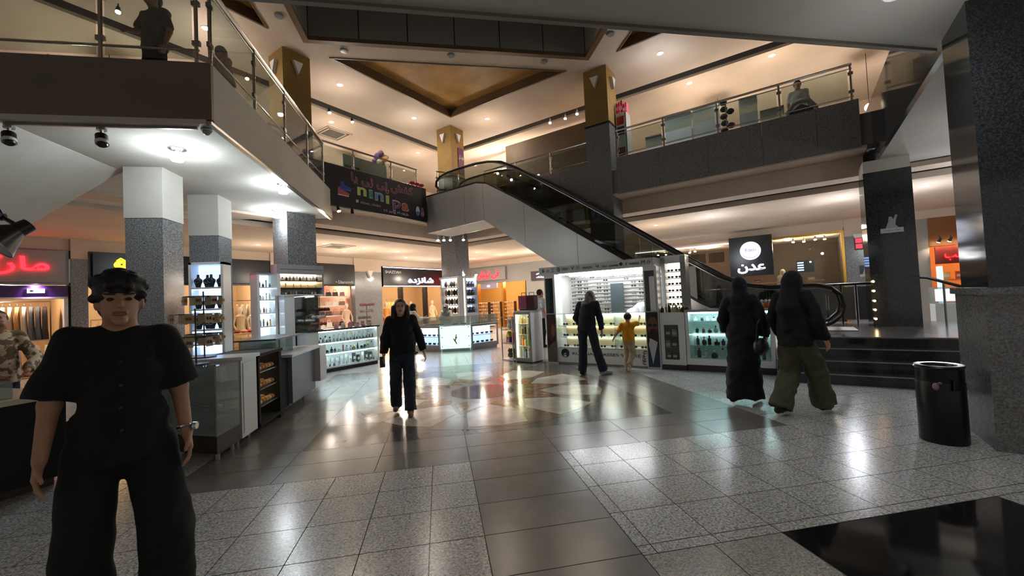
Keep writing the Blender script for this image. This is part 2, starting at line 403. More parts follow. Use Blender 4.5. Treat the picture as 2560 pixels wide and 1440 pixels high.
def recess(loop, z0, z1, wall, top, nm):
    mb = MB(); n = len(loop)
    mb.add([(x, y, z0) for x, y in loop]+[(x, y, z1) for x, y in loop], [(i, (i+1) % n, n+(i+1) % n, n+i) for i in range(n)])
    mb.build(nm+'_side', wall, ceil)
    if top: holed(MB(), loop, [], z1).build(nm+'_top', top, ceil)
for lp in (tri_far, tri_l, tri_r):
    recess(lp, ZC, ZC+.24, BROWN, GOLDC, 'coffer')
    c = (sum(p[0] for p in lp)/3, sum(p[1] for p in lp)/3)
    for i in range(3):
        a, b = lp[i], lp[(i+1) % 3]
        q = [a, b, (b[0]+(b[0]-c[0])*.035, b[1]+(b[1]-c[1])*.035), (a[0]+(a[0]-c[0])*.035, a[1]+(a[1]-c[1])*.035)]
        MB().prism(q, ZC-.025, ZC+.01).build('coffer_trim', BROWN, ceil)
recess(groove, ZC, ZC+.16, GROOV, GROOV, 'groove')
for q in gstrip(17.36, 17.62, -1.5, 5.0): MB().prism(q, ZC-.06, ZC-.002).build('cove_strip', PLAST, ceil)
x0, x1, y0, y1 = -2.85, 4.17, 3.2, 10.3
for i in range(6):
    a = x0+(x1-x0)*i/6; b = a+(x1-x0)/6
    MB().box(a+.012, y1, ZC+.05, b-.012, y1+.05, 10.4).build('skylight_panel', PANEL, ceil)
    MB().box(a+.012, y0-.05, ZC+.05, b-.012, y0, 10.4).build('skylight_panel', PANEL, ceil)
    a = y0+(y1-y0)*i/6; b = a+(y1-y0)/6
    MB().box(x0-.05, a+.012, ZC+.05, x0, b-.012, 10.4).build('skylight_panel', PANEL, ceil)
    MB().box(x1, a+.012, ZC+.05, x1+.05, b-.012, 10.4).build('skylight_panel', PANEL, ceil)
mb = MB()
for q in ((x0-.14, y1, x1+.14, y1+.14), (x0-.14, y0-.14, x1+.14, y0), (x0-.14, y0, x0, y1), (x1, y0, x1+.14, y1)): mb.box(q[0], q[1], ZC-.05, q[2], q[3], ZC+.05)
mb.build('skylight_trim', BROWN, ceil)
for q in ((x0-.2, y1+.06, x1+.2, y1+.1), (x0-.2, y0-.1, x1+.2, y0-.06), (x0-.1, y0-.1, x0-.06, y1+.1), (x1+.06, y0-.1, x1+.1, y1+.1)): MB().box(q[0], q[1], ZC+.02, q[2], q[3], 10.45).build('skylight_backing', BLKM, ceil)  # unseen sheets added to keep world light out of the panel gaps
MB().box(x0-.2, y0-.2, 10.4, x1+.2, y1+.2, 10.5).build('skylight_glazing', BLKM, ceil)

# ---------------------------------------------------------------- galleries around the square void
Z1 = 5.02
def quadplate(mb, q, z0, z1): mb.prism(q, z0, z1)
mb = MB(); mbw = MB()
gal = struct(ob('gallery_slab', None), 'first floor gallery slab around the far corner with stepped tan soffit', 'gallery')
S = gstrip(14.26, 15.25, -6, 1.35); [MB().prism(q, 4.3, 4.36).build('soffit_edge', PLAST, gal) for q in S]
S = gstrip(15.2, 15.25, -6, 1.35); [MB().prism(q, 3.88, 4.32).build('soffit_drop', PLAST, gal) for q in S]
S = gstrip(15.25, 15.95, -6, 5.4); [MB().prism(q, 3.88, 3.98).build('soffit_band', PLAST, gal) for q in S]
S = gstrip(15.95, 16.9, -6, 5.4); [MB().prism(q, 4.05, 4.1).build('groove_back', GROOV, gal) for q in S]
S = gstrip(16.9, 17.2, -6, 5.4); [MB().prism(q, 3.84, 3.98).build('cove_lip', PLAST, gal) for q in S]
for q in gstrip(17.2, 26.5, -7.5, 8): MB().prism(q, 3.88, 3.98).build('gallery_ceiling', PLAST, gal)
for q in gstrip(14.3, 26.5, -7.5, 8): MB().prism(q, 4.36, Z1).build('floor_deck', DKST, gal)
# fascia of the left gallery (plain) and granite panels of the right one
fasA = struct(ob('fascia_left', None, None, fa(14.21, 0), RA), 'dark gallery edge carrying the shoe shop banner', 'fascia')
for i in range(11):
    u0 = -5+i*1.34
    MB().box(u0, 0, 4.3, min(u0+1.334, 9.64), .08, 5.3).build('fascia_panel', FASC, fasA)
fasB = struct(ob('fascia_right', None, None, fb(15.53, 0), RB), 'long dark granite gallery edge below the right balcony railing', 'fascia')
e = [-10.2, -8.7, -7.2, -5.7, -4.41, -3.9, -2.75, -1.6, -.45, .55, 1.27]
for a, b in zip(e, e[1:]):
    if (a, b) == (-4.41, -3.9): continue
    MB().box(a+.003, 0, 4.33, b-.003, .08, 5.33).build('fascia_panel', FASC, fasB)
# right gallery: fascia seen at a slant, reflecting the balcony
rg = struct(ob('gallery_right', None, None, fa(-2.05, 0), RA), 'right hand gallery slab with polished granite edge above the steps', 'gallery')
MB().box(6.1, -9, 4.0, 12.6, -.06, 4.95).build('slab', SOFF, rg)
for i in range(4): MB().box(6.1+i*1.45, -.06, 4.0, 6.1+i*1.45+1.444, 0, 5.25).build('fascia_panel', COLD, rg)
# near gallery overhead
ng = struct(MB().box(-12, -7, 4.0, 7.5, 3.42, 4.8).build('gallery_near', SOFF), 'plain grey painted gallery soffit overhead on the near side', 'gallery')
MB().box(-12, 3.42, 3.97, 5.38, 3.47, 4.8).build('edge_trim', DARKW, ng)
# walkway on two pillars, stair flight to its left
wk = struct(MB().box(-5.06, 5.72, 3.935, -2.78, 11.6, 4.62).build('walkway', PLASTW), 'walkway bridge with dark front and pale underside on two pillars', 'walkway')
MB().box(-9.5, 7.75, 3.935, -5.06, 11.6, 4.62).build('landing', PLASTW, wk)
MB().box(-9.5, 5.66, 3.96, -2.73, 5.72, 4.69).build('front_panel', DARKW, wk)
MB().box(-2.78, 5.72, 3.94, -2.73, 11.6, 4.69).build('side_panel', SOFF, wk)
MB().box(-2.80, 5.66, 3.90, -2.735, 11.6, 3.94).build('edge_bead', CHROME, wk)
MB().box(-5.06, 5.66, 3.9, -2.8, 5.80, 3.96).build('edge_lip', SOFF, wk)
fl = MB(); fl.slab([(-5.06, 3.93), (-10.6, .20), (-10.6, .65), (-5.06, 4.6)], 5.8, 7.7); fl.build('stair_flight', PLASTW, wk)

# ---------------------------------------------------------------- outer walls (shop rows are set into them)
DW = .25
wallA = struct(ob('wall_left', None, None, fa(24.4, 0), RA), 'left row of shopfronts under the gallery', 'wall')
wallB = struct(ob('wall_right', None, None, fb(27.0, 0), RB), 'right row of shopfronts under the gallery', 'wall')
MB().box(-7, 0, 3.55, 18.6, DW, 3.9).build('wall_head', PLAST, wallA)
MB().box(-7, 0, Z1, 18.6, DW, ZC).build('upper_wall', PLAST, wallA)
MB().box(-18.2, 0, 3.6, 8, DW, 3.9).build('wall_head', PLAST, wallB)
MB().box(-18.2, 0, Z1, 8, DW, ZC).build('upper_wall', PLAST, wallB)
def pilaster(w, a, b, split, tri=None):
    MB().box(a, -.08, 0, b, DW, split).build('pilaster_granite', COLG, w)
    MB().box(a, -.07, split, b, DW, 3.88).build('pilaster_plaster', PLAST, w)
    if tri:
        m = MB(); m.slab([(-.16, .15), (.16, .15), (0, -.22)], -.2, -.08); m.build('sconce_shell', WHITEM, w, (tri, 0, split-.1))
pilaster(wallA, 2.41, 2.76, 3.31); pilaster(wallA, 11.66, 13.2, 3.24, 12.47); pilaster(wallA, 7.9, 8.9, 3.24)
pilaster(wallB, 1.53, 2.6, 3.25, 1.9); pilaster(wallB, -10.3, -9.6, 3.0, -10.05); pilaster(wallB, -6.75, -6.1, 3.3)
MB().box(-12.3, 0, 0, -10.3, DW, 3.6).build('wall_panel', GREYW, wallB)
MB().box(-18.2, 0, 2.6, -12.3, DW, 3.6).build('wall_panel', GREYW, wallB)
MB().box(-9.6, 0, 0, -6.75, DW, 3.6).build('wall_panel', BROWN, wallB)
MB().box(2.6, 0, 0, 3.7, DW, 3.6).build('wall_panel', GREYW, wallB)
MB().box(7.2, 0, 0, 8, DW, 3.6).build('wall_panel', GREYW, wallB)
# upper storey: brown cladded box behind the escalator
ub = struct(MB().box(0, 0, Z1, 3.3, 2.2, 7.25).build('wall_upper_shop', BROWN, None, fb(17.5, -8.6), RB), 'brown clad shop box on the first floor behind the escalator', 'wall')
# ================================================================ ESCALATOR
esc = thing('escalator', 'escalator with grey clad side and smoked glass balustrades rising to the first floor', 'escalator', fb(13.7, 0), RB)
W = 1.15
lower = [(-10.1, 3.9), (-7.65, 3.98), (-5.26, 2.36), (-2.72, .64)]
upper = [(-10.1, 5.12), (-7.9, 5.16), (-7.5, 5.06), (-7.14, 4.84), (-6.31, 4.33), (-3.78, 2.62), (-1.75, 1.25), (-1.3, 1.02), (-.8, .92), (.25, .92)]
def interp(pts, x):
    for (a, c), (b, d) in zip(pts, pts[1:]):
        if a <= x <= b: return c+(d-c)*(x-a)/(b-a)
    return pts[-1][1]
cuts = [-10.1, -8.4, -7.65, -6.2, -4.6, -3.0, -1.4, .25]
for y0, y1 in ((0, .05), (W-.05, W)):
    for a, b in zip(cuts, cuts[1:]):
        top = [(x, interp(upper, x)) for x in [a+.004]+[p[0] for p in upper if a+.01 < p[0] < b-.01]+[b-.004]]
        bot = [(x, max(interp(lower, x), .64) if x < -2.72 else .64) for x in [b-.004]+[p[0] for p in reversed(lower) if a+.01 < p[0] < b-.01]+[a+.004]]
        MB().slab(top+bot, y0, y1).build('side_panel', TRUSS, esc)
mb = MB(); mb.slab(lower+[(-2.72, .7), (-5.3, 2.45), (-7.68, 4.06), (-10.1, 3.98)], .05, W-.05); mb.build('underside', SOFF, esc)
for y in (.0, W-.12):
    mb = MB(); pts = upper; mb.slab([(x, z) for x, z in pts]+[(x, z+.045) for x, z in reversed(pts)], y-.01, y+.13); mb.build('balustrade_deck', BLKM, esc)
hand = [(-9.25, 5.24), (-9.5, 5.28), (-9.66, 5.42), (-9.64, 5.58), (-9.45, 5.72), (-9.1, 5.785), (-8.6, 5.795), (-7.95, 5.795), (-7.45, 5.745), (-6.95, 5.62), (-6.4, 5.32), (-5.87, 4.97), (-4.79, 4.24), (-3.93, 3.64), (-2.97, 2.96), (-2.1, 2.34), (-1.35, 1.83), (-.9, 1.62), (-.45, 1.54), (.35, 1.53), (.55, 1.47), (.68, 1.33), (.72, 1.13), (.67, .95), (.52, .8), (.3, .72), (-.1, .7)]
for i, y in enumerate((.06, W-.06)):
    MB().tube([(x, y, z) for x, z in hand], .042, 8, flat=.75).build('handrail', RUBBER, esc, smooth=True)
    MB().tube([(x, y, z-.055 if 4 < k < 20 else z) for k, (x, z) in enumerate(hand[4:21])], .018, 6).build('handrail_guide', STEEL, esc)
    gx = [-9.3, -7.95, -6.9, -5.6, -4.3, -3.0, -1.7, -.5, .5]
    for a, b in zip(gx, gx[1:]):
        n = 4; xs = [a+.006+(b-a-.012)*j/n for j in range(n+1)]
        hp = sorted(hand[4:20])
        MB().slab([(x, interp(upper, min(x, .24))+.04) for x in xs]+[(x, interp(hp, x)-.04) for x in reversed(xs)], y-.006, y+.006).build('glass_panel', GLASSD, esc)
mb = MB()                                        # the steps: a flight of treads at 35 degrees
for j in range(20):
    x = -7.4+j*.31; z = interp(upper, x)-.28
    mb.box(x, .16, z-.2, x+.33, W-.16, z)
tag(mb.build('step_band', STEEL, esc), kind=None)
MB().box(-10.1, .15, 4.85, -7.4, W-.15, 5.02).build('landing_plate', STEEL, esc)
MB().box(-1.2, .15, .64, .9, W-.15, .66).build('comb_plate', STEEL, esc)

# ================================================================ RAILINGS
def railing(name, label, loc, rz, xs, z0, ztop, bars, glass=True, slope=None, group=None, ymat=None):
    t = thing(name, label, 'railing', loc, rz, group)
    zz = (lambda x: slope(x)) if slope else (lambda x: 0)
    for x in xs:
        po_ = MB().cone((x, 0, z0+zz(x)), (x, 0, ztop+zz(x)), .022, .022, 10).build('post', CHROME, t, smooth=True)
        for h in (.25, .75):
            z = z0+(ztop-z0)*h+zz(x); MB().box(x-.045, -.02, z-.03, x+.045, .02, z+.03).build('glass_clamp', STEEL, po_)
    for z, r in bars:
        MB().tube([(x, 0, z+zz(x)) for x in (xs[0]-.03, *xs[1:-1], xs[-1]+.03)], r, 8).build('handrail' if z >= ztop-.02 else 'rail', CHROME, t, smooth=True)
    if glass:
        for a, b in zip(xs, xs[1:]):
            MB().slab([(a+.05, z0+.05+zz(a)), (b-.05, z0+.05+zz(b)), (b-.05, ztop-.1+zz(b)), (a+.05, ztop-.1+zz(a))], -.005, .005).build('glass_panel', GLASSG, t)
    return t
railing('balcony_railing', 'steel and glass railing along the long right balcony', fb(15.60, 0), RB, [-3.86, -2.62, -1.35, -.08, 1.17], 5.33, 6.1, [(6.1, .028), (6.01, .012), (5.42, .012)])
railing('balcony_railing', 'steel and glass railing on the gallery above the shoe shop banner', fa(14.28, 0), RA, [1.2, 2.6, 4.0, 5.4, 6.94, 8.26, 9.28], 5.3, 5.98, [(5.98, .028), (5.42, .012)])
railing('balcony_railing', 'short steel railing returning beside the escalator landing', fb(14.0, -9.75), RB+1.1, [0, .75], 5.1, 5.98, [(5.98, .025), (5.3, .012)])
railing('balcony_railing', 'railing behind the escalator in front of the brown clad box', fb(15.6, 0), RB, [-8.6, -7.3, -6.0, -4.6], 5.33, 6.0, [(6.0, .024), (5.45, .012)])
railing('walkway_railing', 'steel and glass railing along the side of the walkway bridge', (-2.76, 0, 0), PI/2, [5.72, 7.0, 8.3, 9.65, 10.92], 4.69, 5.72, [(5.72, .034), (5.64, .012), (4.88, .014)])
railing('walkway_railing', 'steel railing with glass on the dark front edge of the walkway', (0, 5.69, 0), 0, [-6.4, -5.2, -3.95, -2.9], 4.69, 5.72, [(5.72, .03), (4.86, .016)])
railing('stair_railing', 'inner railing of the stair behind the walkway front', (0, 7.72, 0), 0, [-8.4, -7.2, -6.35, -5.58], 4.62, 5.75, [(5.75, .03), (5.5, .014)], glass=False)
MB().tube([(-5.58, 7.72, 5.75), (-4.95, 7.72, 5.3), (-4.4, 7.72, 4.75)], .03, 8).build('stair_handrail', CHROME, bpy.data.objects['stair_railing'], smooth=True)
# fence of metal bars behind the escalator foot, and the hand rail down the right-hand steps
fence = thing('platform_fence', 'fence of upright metal bars with a handrail on the raised platform', 'fence', fb(16.85, 0), RB)
for i in range(13):
    x = -1.9+i*.26
    MB().box(x-.1, .0, .72, x+.1, .012, 1.46).build('bar', GREYL, fence)
    MB().cone((x+.13, -.02, .64), (x+.13, -.02, 1.5), .014, .014, 8).build('post', BLACK, fence)
MB().tube([(-2.1, 0, 1.52), (1.6, 0, 1.52)], .03, 8).build('handrail', BLACK, fence, smooth=True)
sr = thing('stair_railing', 'sloping handrail on posts right of the black platform column', 'railing', fb(16.2, 0), RB)
MB().tube([(1.85, 0, 1.62), (2.15, 0, 1.58), (2.6, 0, 1.38), (3.0, 0, 1.26)], .03, 8).build('handrail', BLACK, sr, smooth=True)
for x, z in ((2.38, 1.46), (2.7, 1.33), (2.95, 1.25)): MB().cone((x, 0, .64), (x, 0, z), .018, .018, 8).build('post', STEEL, sr)

# ================================================================ LAMPS
def downlight(loc, power, lens, col, label, group, size=150, r=.09):
    t = thing('downlight', label, 'downlight', loc, 0, group)
    MB().lathe([(r*.72, -.004), (r, -.012), (r*1.1, -.004), (r*1.1, .002)], 16).build('trim_ring', WHITEM, t, smooth=True)
    MB().lathe([(0, -.006), (r*.72, -.006), (r*.72, .001)], 16).build('lens', lens, t)
    if power: spot(t, (0, 0, -.02), power, col, size, .8, .07); point(t, (0, 0, -.85), power*.2, col, .05)  # the weak point below the lens is added fill to brighten the ceiling
    return t
COOL, WARM, NEUT = (.86, .92, 1), (1, .86, .71), (1, .93, .85)
g = 'recessed lamps in the high ceiling'
for p, c, le in (((-2.6, 12.43), NEUT, LENSW), ((-3.46, 14.98), WARM, LENSY), ((-.6, 14.45), NEUT, LENSW), ((-.63, 17.8), WARM, LENSY), ((1.96, 14.32), WARM, LENSY), ((2.16, 17.56), WARM, LENSY),
                 ((3.67, 16.06), WARM, LENSY), ((6.2, 10.0), COOL, LENSC), ((9.48, 9.76), WARM, LENSY), ((8.0, 11.37), WARM, LENSY), ((-4.99, 10.19), NEUT, LENSW)):
    lab = {LENSC: 'bluish white recessed lamp in the high ceiling right of the dark skylight', LENSY: 'warm recessed lamp in the high tan ceiling', LENSW: 'white recessed lamp in the high tan ceiling'}[le]
    downlight((p[0], p[1], ZC), 33, le, c, lab, g)
g = 'recessed lamps under the galleries'
for i, p in enumerate(((-6.18, 15.65), (-3.98, 15.68), (-3.81, 17.91), (-2.87, 17.07), (-1.7, 18.32), (-1.52, 20.72), (-.38, 21.95), (1.86, 19.32), (3.16, 20.57), (1.97, 22.1), (4.25, 19.33), (4.68, 19.88), (7.49, 12.94))):
    downlight((p[0], p[1], 3.88), 42, LENSY, WARM, 'small warm recessed lamp in the low gallery ceiling', g, r=.075)
for p in ((8.55, 11.54), (10.83, 9.29), (12.0, 8.12)):
    downlight((p[0], p[1], 3.88), 60, LENSC, COOL, 'bluish recessed lamp in the gallery ceiling near the shop with the round sign', g, r=.085)
for p in ((10.6, 6.2), (8.6, 4.4)): downlight((p[0], p[1], 4.0), 24, LENSC, COOL, 'bluish recessed lamp in the right gallery soffit by the steps', g, r=.085)
for p in ((4.0, 2.78),): downlight((p[0], p[1], 4.0), 10, LENSC, COOL, 'recessed lamp in the grey soffit overhead', g, r=.1)
# unlit round ceiling sensors
for p in ((-2.11, 10.71), (.57, 10.64), (3.11, 10.66), (-3.23, 9.56), (4.48, 9.35)):
    tag(MB().lathe([(.05, -.05), (.09, -.045), (.1, -.01), (.1, 0)], 14).build('ceiling_sensor', GREYL, None, (p[0], p[1], ZC), smooth=True), 'round grey ceiling sensor along the skylight edge', 'sensor', 'ceiling sensors')
# bulbs under the walkway
for i, p in enumerate(((-3.66, 6.63), (-2.97+.12, 8.4), (-3.76, 10.6))):
    t = thing('bulb_lamp', ('bright bare bulb lamp under the walkway nearest its dark front', 'bright bulb lamp under the walkway close to its side edge', 'bright bulb lamp under the far end of the walkway')[i], 'lamp', (p[0], p[1], 3.935), 0, 'bulbs under the walkway')
    MB().lathe([(.11, 0), (.11, -.012), (.05, -.03), (.04, -.05)], 16).build('base_plate', STEEL, t, smooth=True)
    MB().lathe([(.035, -.05), (.075, -.07), (.082, -.1), (.082, -.16), (.07, -.18), (0, -.185)], 16).build('bulb', lit('bulb_glow', '#eefaff', 9), t, smooth=True)
    point(t, (0, 0, -.3), 8.5, (.86, .95, 1), .12)
# track with two spotlights on the walkway front edge
tr = thing('light_track', 'thin lamp track under the dark walkway front', 'track', (0, 5.76, 3.868))
MB().box(-5.0, -.015, 0, -2.95, .015, .03).build('track_bar', STEEL, tr)
def track_head(x, y, z, lab, tilt, on=None):
    t = thing('track_spotlight', lab, 'spotlight', (x, y, z), 0, 'track spotlights')
    MB().lathe([(.05, 0), (.05, .03), (.03, .04)], 12).build('adapter', STEEL, t)
    m = MB(); m.box(-.012, -.012, -.1, .012, .012, 0); m.build('bracket', STEEL, t)
    d = Vector((math.sin(tilt), -.35, -1)).normalized(); c = Vector((0, 0, -.12))
    MB().cone(c-d*.07, c+d*.02, .062, .062, 14).build('body', BLACK, t, smooth=True)
    MB().cone(c+d*.02, c+d*.06, .066, .066, 14).build('front_ring', WHITE, t, smooth=True)
    MB().cone(c+d*.06, c+d*.08, .055, .045, 14).build('lens', on or BLACK, t, smooth=True)
    return t
track_head(-4.95, 5.76, 3.825, 'black and white track spotlight at the left end under the walkway front', .35)
track_head(-4.0, 5.76, 3.825, 'black and white track spotlight halfway along the walkway front', .3)
cm = thing('dome_camera', 'small grey dome camera at the corner under the walkway', 'camera', (-2.86, 5.8, 3.9))
MB().lathe([(.06, 0), (.065, -.02), (.06, -.035)], 14).build('base', STEEL, cm, smooth=True)
MB().ball((0, 0, -.04), (.05, .05, .05)).build('dome', GREYL, cm, smooth=True)
# small spotlights under the banner and on the ceiling grooves
def mini_spot(loc, aim, lab, grp, lens, power=0, col=WARM, body=BLACK):
    t = thing('spotlight', lab, 'spotlight', loc, 0, grp); d = Vector(aim).normalized()
    MB().cone((0, 0, 0), (0, 0, -.1), .012, .012, 8).build('stem', body, t)
    c = Vector((0, 0, -.12)); MB().cone(c-d*.06, c+d*.08, .035, .05, 12).build('body', body, t, smooth=True)
    MB().cone(c+d*.08, c+d*.086, .045, .045, 12).build('lens', lens, t)
    if power: spot(t, c+d*.1, power, col, 80, .6, .03, aim=d)
mini_spot(fa(14.0, 6.3, 0, 4.29), (.3, -.3, -1), 'small black spotlight glowing under the left end of the banner', 'banner spotlights', LENSY, 10)
mini_spot(fa(14.0, 6.72, 0, 4.29), (.05, -.1, -1), 'small black spotlight switched off under the banner', 'banner spotlights', BLACK)
for p in ((-3.23, 13.76), (-2.66, 14.4), (-4.86, 11.9), (-6.27, 9.5)): mini_spot((p[0], p[1], ZC-.05), (.2, -.4, -1), 'warm track spotlight on the left ceiling groove', 'ceiling groove spotlights', LENSY, 14)
for p in ((4.19, 13.98), (4.64, 13.6), (4.94, 13.22), (5.19, 12.95)): mini_spot((p[0], p[1], ZC-.05), (-.2, -.4, -1), 'warm track spotlight on the right ceiling groove', 'ceiling groove spotlights', LENSY, 14, body=WHITE)
t = thing('tube_lamp', 'glowing tube lamp beside the brown clad shop box upstairs', 'lamp', (3.0, 17.6, 7.3), RB)
MB().box(-.55, -.05, 0, .55, .05, .06).build('housing', WHITE, t); MB().cone((-.52, 0, -.03), (.52, 0, -.03), .03, .03, 10).build('tube', lit('tube_glow', '#ffe6a8', 10), t)
point(t, (0, 0, -.2), 40, WARM)
# air outlets
def vent(loc, rz, lab):
    t = thing('ceiling_vent', lab, 'vent', loc, rz)
    m = MB()
    for r in (.5, .38): m.box(-r, -r, -.02, r, -r+.06, 0); m.box(-r, r-.06, -.02, r, r, 0); m.box(-r, -r, -.02, -r+.06, r, 0); m.box(r-.06, -r, -.02, r, r, 0)
    m.build('frame', PLAST, t); MB().box(-.3, -.3, -.015, .3, .3, .001).build('grille', GROOV, t); MB().box(-.46, -.46, -.004, .46, .46, 0).build('backing', GROOV, t)
vent((-3.65, 15.98, ZC), RA, 'square cassette air outlet in the high ceiling by the left gallery')
vent((-3.75, 16.4, 3.88), RA, 'square air outlet in the low ceiling near the perfume kiosk')
# added fill lamps upstairs, kept out of sight, that brighten the high ceiling
for p in ((-7.8, 11.5, 6.3), (-3.5, 18.0, 6.6), (1.0, 20.5, 6.6), (6.0, 16.0, 6.5), (9.6, 12.2, 6.5), (12.2, 9.4, 6.5)):
    t = thing('fill_lamp', 'added globe fill lamp hidden above the first floor gallery', 'lamp', (p[0], p[1], p[2]), 0, 'added first floor fill lamps')
    MB().cone((0, 0, .1), (0, 0, ZC-p[2]), .008, .008, 6).build('cord', BLACK, t); MB().ball((0, 0, 0), .11).build('globe', lit('globe_glow', '#ffe4c0', 6), t, smooth=True)
    point(t, (0, 0, -.35), 30, (1, .86, .72), .08)
# ================================================================ GOODS (made once, copied many times)
def wp(loc, rz, p):
    c, s_ = math.cos(rz), math.sin(rz)
    return (loc[0]+p[0]*c-p[1]*s_, loc[1]+p[0]*s_+p[1]*c, loc[2]+p[2])
def cmat(h, rough=.3, metal=0): return mat('paint_'+h.strip('#'), h, rough=rough, metal=metal)
BOT = [  # body profile / cap profile, about 10 cm tall
    ([(0, 0), (.026, 0), (.028, .008), (.028, .06), (.02, .07), (.01, .074)], [(.012, .074), (.013, .1), (0, .1)]),
    ([(0, 0), (.02, 0), (.022, .01), (.022, .085), (.008, .095)], [(.01, .095), (.01, .125), (0, .126)]),
    ([(0, 0), (.032, 0), (.036, .02), (.03, .045), (.01, .055)], [(.012, .055), (.018, .07), (.012, .085), (0, .09)]),
    ([(0, 0), (.018, 0), (.018, .11), (.009, .118)], [(.011, .118), (.011, .15), (0, .15)]),
    ([(0, 0), (.024, 0), (.036, .03), (.024, .075), (.008, .08)], [(.009, .08), (.009, .1), (.016, .112), (0, .12)])]
_src = {}
def bottle(p, v, body, cap, label, group, sc=1, rz=0, name='perfume_bottle', sq=1):
    key = (name, v, body, cap, sq)
    if key not in _src:
        b, c = BOT[v]; n = 8 if sq == 1 else 4
        o = MB().lathe(b, n, sx=1, sy=sq).build(name, cmat(body, .08), smooth=n == 8)
        MB().lathe(c, 8).build('cap', cmat(cap, .25, .3), o, smooth=True); _src[key] = o
    else: o = copy_tree(_src[key])
    o.location = (p[0], p[1], p[2]+.003); o.rotation_euler = (0, 0, rz); o.scale = (sc, sc, sc)
    return tag(o, label, 'bottle' if 'bottle' in name else name.replace('_', ' '), group)
def carton(p, w, d, h, c, label, group, rz=0, name='perfume_box', c2=None):
    key = (name, round(w, 3), round(d, 3), round(h, 3), c)
    if key not in _src:
        o = MB().box(-w/2, -d/2, 0, w/2, d/2, h).build(name, cmat(c, .35))
        MB().box(-w*.4, -d/2-.001, h*.3, w*.4, -d/2, h*.62).build('printed_label', cmat(c2 or '#cfcabf'), o); _src[key] = o
    else: o = copy_tree(_src[key])
    o.location = (p[0], p[1], p[2]+.003); o.rotation_euler = (0, 0, rz)
    return tag(o, label, 'box', group)
DARKS = ['#14161c', '#1f2a33', '#2b1c20', '#26302c', '#3a2730', '#0e1014']; MIXED = ['#b9c7cc', '#8fa3a8', '#c7a07c', '#7d3b3b', '#394b57', '#d2cdbf', '#6c7a5b', '#20242a', '#a23c40', '#d9b35c']
CLEARS = ['#cfd9d8', '#b7c6c8', '#d9d4c8', '#aebdc4', '#c2b8a6']
rnd = random.Random(5)
def row(loc, rz, x0, x1, y, z, n, cols, label, group, sc=(.8, 1.1), name='perfume_bottle', caps=('#101012', '#c9b27a', '#b9bcc0'), vs=(0, 1, 2, 3, 4)):
    for i in range(n):
        x = x0+(x1-x0)*(i+.5)/n+rnd.uniform(-.01, .01)
        bottle(wp(loc, rz, (x, y, z)), rnd.choice(vs), rnd.choice(cols), rnd.choice(caps), label, group, rnd.uniform(*sc), rz, name, rnd.choice((1, 1, .6)))
def eyeglasses(p, rz, c, lc, label, group, sc=1):
    key = ('glasses', c, lc)
    if key not in _src:
        m = MB()
        for s_ in (-1, 1):
            m.tube([(s_*.034+.027*math.cos(t), 0, .021*math.sin(t)) for t in [2*PI*k/10 for k in range(10)]], .004, 4, closed=True)
            m.tube([(s_*.062, 0, .01), (s_*.066, .06, .008), (s_*.062, .11, -.012)], .003, 4)
        m.tube([(-.009, 0, .006), (.009, 0, .006)], .003, 4)
        o = m.build('eyeglasses', cmat(c, .3)); l = MB()
        for s_ in (-1, 1):
            l2 = MB(); l2.slab([(s_*.034+.026*math.cos(2*PI*k/10), .02*math.sin(2*PI*k/10)) for k in range(10)], -.001, .001); l2.build('lens', cmat(lc, .05), o)
        _src[key] = o
    else: o = copy_tree(_src[key])
    o.location = p; o.rotation_euler = (0, 0, rz); o.scale = (sc, sc, sc)
    return tag(o, label, 'eyeglasses', group)

# ================================================================ EYEWEAR KIOSK
KL, KR = fb(11.85, 0), RB
ek = thing('eyewear_kiosk', 'brightly lit white eyewear kiosk with a brand name strip and glass counter', 'kiosk', KL, KR)
def P(name, m, x0, y0, z0, x1, y1, z1, par=None): return MB().box(x0, y0, z0, x1, y1, z1).build(name, m, par or ek)
cbase = P('counter_base', WHITE, -4.60, 0, .04, -2.55, .45, .36); P('toe_kick', GREYL, -4.58, .02, 0, -2.57, .43, .04)
P('counter_back', mat('warm_display', '#d9c49a', rough=.6), -4.58, .42, .36, -2.57, .45, 1.12)
for z, m in ((.36, WHITE), (.6, GLASSM), (.85, GLASSM)): P('display_shelf', m, -4.58, .02, z, -2.57, .42, z+.015)
P('counter_glass', GLASS, -4.59, 0, .36, -2.56, .008, 1.14); P('counter_top', GLASSM, -4.6, 0, 1.13, -2.55, .46, 1.145)
for x in (-3.92, -3.23): P('glass_divider', GLASSM, x, .02, .36, x+.008, .42, 1.12)
P('led_strip', LEDW, -4.56, .38, 1.08, -2.59, .415, 1.11); P('led_strip', lit('led_shelf', '#ffe9c4', 5), -4.56, .39, .815, -2.59, .415, .84); P('led_strip', lit('led_shelf2', '#f4f6ff', 5), -4.56, .39, .57, -2.59, .415, .595)
P('pillar', WHITE, -4.88, -.02, 0, -4.60, .3, 2.06); P('mirror_panel', GLASSD, -4.85, -.028, 1.16, -4.65, -.02, 1.98); P('mirror_back', mat('mirror_dark', '#3f4a4c', rough=.08), -4.85, -.021, 1.16, -4.65, -.0205, 1.98)
P('pillar', WHITE, -2.55, -.02, 0, -2.28, .3, 2.06); P('mirror_panel', mat('mirror_dark2', '#23282a', rough=.08), -2.52, -.028, 1.16, -2.33, -.02, 1.98)
P('white_rack', WHITE, -2.42, -.06, 1.16, -2.32, -.03, 1.86)
P('roof', WHITE, -4.98, -.05, 2.06, -2.3, 1.25, 2.24); bstrip = P('brand_strip', mat('brand_strip', '#b9bab8', rough=.5), -4.98, -.062, 2.09, -2.34, -.05, 2.235)
